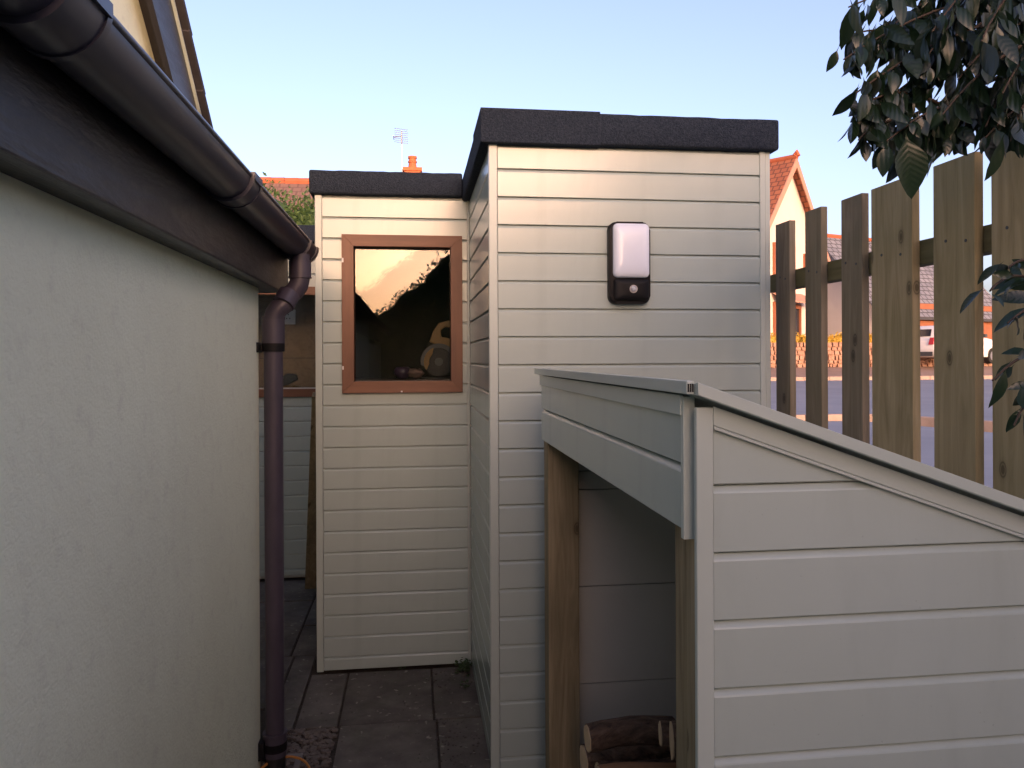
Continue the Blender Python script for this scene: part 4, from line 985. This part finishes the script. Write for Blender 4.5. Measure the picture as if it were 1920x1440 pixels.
# pink sandstone garden wall: rough stones
sw = thing('stone_wall', 'low pink sandstone garden wall across the road', 'wall', (16, 27, 1.08))
box('core', 9, 26, 27.06, 27.24, .9, 1.98, M['sandstone'], sw)
rr = random.Random(9); bm = bmesh.new()
z = 1.06
while z < 1.98:
    h = rr.uniform(.10, .20); x = 9
    while x < 26:
        wd = rr.uniform(.10, .30); zt = min(z + h, 2.06)
        vs_ = [Vector((x + .012 + rr.uniform(0, .03), 27.0 - rr.uniform(0, .05), z + .012 + rr.uniform(0, .02))), Vector((x + wd - .012 - rr.uniform(0, .03), 27.0 - rr.uniform(0, .05), z + .012 + rr.uniform(0, .02))),
               Vector((x + wd - .012 - rr.uniform(0, .03), 27.0 - rr.uniform(0, .05), zt - rr.uniform(0, .02))), Vector((x + .012 + rr.uniform(0, .03), 27.0 - rr.uniform(0, .05), zt - rr.uniform(0, .02)))]
        bprism(bm, vs_, (0, .14, 0)); x += wd
    z += h
st = frombm('stones', bm, M['sandstone'], sw); tag(st, kind='stuff')
# golden shrubs on the wall, hedges beyond
rr = random.Random(13)
GL = ['golden low shrub on the stone wall beside the shed corner', 'golden low shrub on the stone wall between the first two pickets', 'golden low shrub on the stone wall before the garage', 'golden low shrub on the stone wall left of the car']
for j, (x, w_) in enumerate(((13.6, .7), (14.7, .6), (16.1, .9), (17.6, .6))):
    plant('golden_shrub', GL[j], 'shrub', (x, 27.75, 1.1), [(x + rr.uniform(-.5, .5) * w_, 27.7 + rr.uniform(-.2, .2), 1.95 + rr.uniform(-.1, .12), .42 * w_ + .1, .4, .38) for _ in range(5)] + [(x, 27.7, 1.5, .4, .3, .5)], 1400, .09, .05, 'gold', 40 + j, group='golden shrubs along the stone wall')
plant('hedge', 'clipped green hedge beyond the parked car', 'hedge', (26, 37.5, 1.2), [(22.5 + k * .75, 37.5 + rr.uniform(-.1, .1), 2.55, .65, .6, 1.05) for k in range(10)], 7000, .14, .08, 'greenhedge', 51)
plant('hedge', 'bright golden hedge right of the parked car', 'hedge', (29.5, 35, 1.2), [(27.2 + k * .7, 34.8 + rr.uniform(-.1, .1), 2.7, .65, .6, 1.1) for k in range(10)], 7000, .14, .08, 'gold', 52)

# parked white car, seen from its rear corner
car = thing('car', 'white hatchback parked on the slope across the road', 'car', (20.3, 27.0, 1.1))
cm = Matrix.Translation((20.45, 27.15, 1.18)) @ Matrix.Rotation(R(18), 4, 'Z')    # local +X forward, rear at -X
CP = lambda x, y, z: cm @ Vector((x, y, z))
lower = [(-2.0, .32), (-2.05, .55), (-2.02, .85), (-1.95, .98), (1.0, .98), (1.75, .86), (2.02, .68), (2.05, .35), (1.75, .25), (-1.75, .25)]
cabin = [(-1.92, .97), (-1.72, 1.30), (-1.45, 1.43), (-.6, 1.47), (.1, 1.42), (.95, .97)]
def carprism(name, prof, w_, taper, mat, par, bev):
    bm = bmesh.new()
    bprism(bm, [(x, -w_, z) for x, z in prof], (0, 2 * w_, 0), bev)
    zs = [z for _, z in prof]; z0_, z1_ = min(zs), max(zs)
    for v in bm.verts:
        q = (v.co.z - z0_) / (z1_ - z0_); v.co.y *= 1 - taper * q; v.co = cm @ v.co
    return smooth_angle(frombm(name, bm, mat, par), 40)
body = carprism('body', lower, .85, .05, M['car_white'], car, .05)
carprism('cabin', cabin, .80, .20, M['car_white'], car, .04)
rw = prism('rear_window', [CP(-1.905, -.60, 1.03), CP(-1.905, .60, 1.03), CP(-1.755, .54, 1.29), CP(-1.755, -.54, 1.29)], cm.to_3x3() @ Vector((-.012, 0, .006)), M['car_glass'], car)
for s_ in (-1, 1):
    ay = lambda z: s_ * (.80 * (1 - .20 * (z - .97) / .5) + .004)
    for xs4 in (((-1.6, 1.03), (-1.45, 1.36), (-.55, 1.40), (-.5, 1.03)), ((-.42, 1.03), (-.47, 1.40), (.05, 1.36), (.72, 1.03))):
        prism('side_window', [CP(x, ay(z), z) for x, z in xs4], cm.to_3x3() @ Vector((0, s_ * .008, 0)), M['car_glass'], car)
    prism('tail_light', [CP(-2.035, s_ * .62, .72), CP(-2.035, s_ * .82, .72), CP(-1.985, s_ * .80, .98), CP(-1.985, s_ * .66, .98)], cm.to_3x3() @ Vector((-.03, 0, 0)), M['taillight'], car)
    prism('headlight', [CP(1.93, s_ * .45, .62), CP(1.9, s_ * .78, .62), CP(1.80, s_ * .76, .8), CP(1.85, s_ * .5, .78)], cm.to_3x3() @ Vector((.1, 0, .02)), M['diffuser'], car)
    box_ = prism('door_mirror', [CP(.62, s_ * .84, 1.0), CP(.74, s_ * .84, 1.0), CP(.74, s_ * .84, 1.12), CP(.62, s_ * .84, 1.12)], cm.to_3x3() @ Vector((0, s_ * .16, 0)), M['grey_tool'], car)
    for x in (-1.25, 1.3):
        wh = tube('wheel', [CP(x, s_ * .66, .30), CP(x, s_ * .665, .30), CP(x, s_ * .865, .30), CP(x, s_ * .87, .30)], [.28, .30, .30, .28], M['tyre'], car, 24)
        tube('rim', [CP(x, s_ * .86, .30), CP(x, s_ * .876, .30)], .19, M['rim'], wh, 18)
prism('number_plate', [CP(-2.062, -.26, .58), CP(-2.062, .26, .58), CP(-2.055, .26, .69), CP(-2.055, -.26, .69)], cm.to_3x3() @ Vector((-.012, 0, 0)), M['plate_yellow'], car)
prism('bumper', [CP(-2.06, -.80, .30), CP(-2.06, .80, .30), CP(-2.06, .80, .46), CP(-2.06, -.80, .46)], cm.to_3x3() @ Vector((-.03, 0, 0)), M['grey_tool'], car)
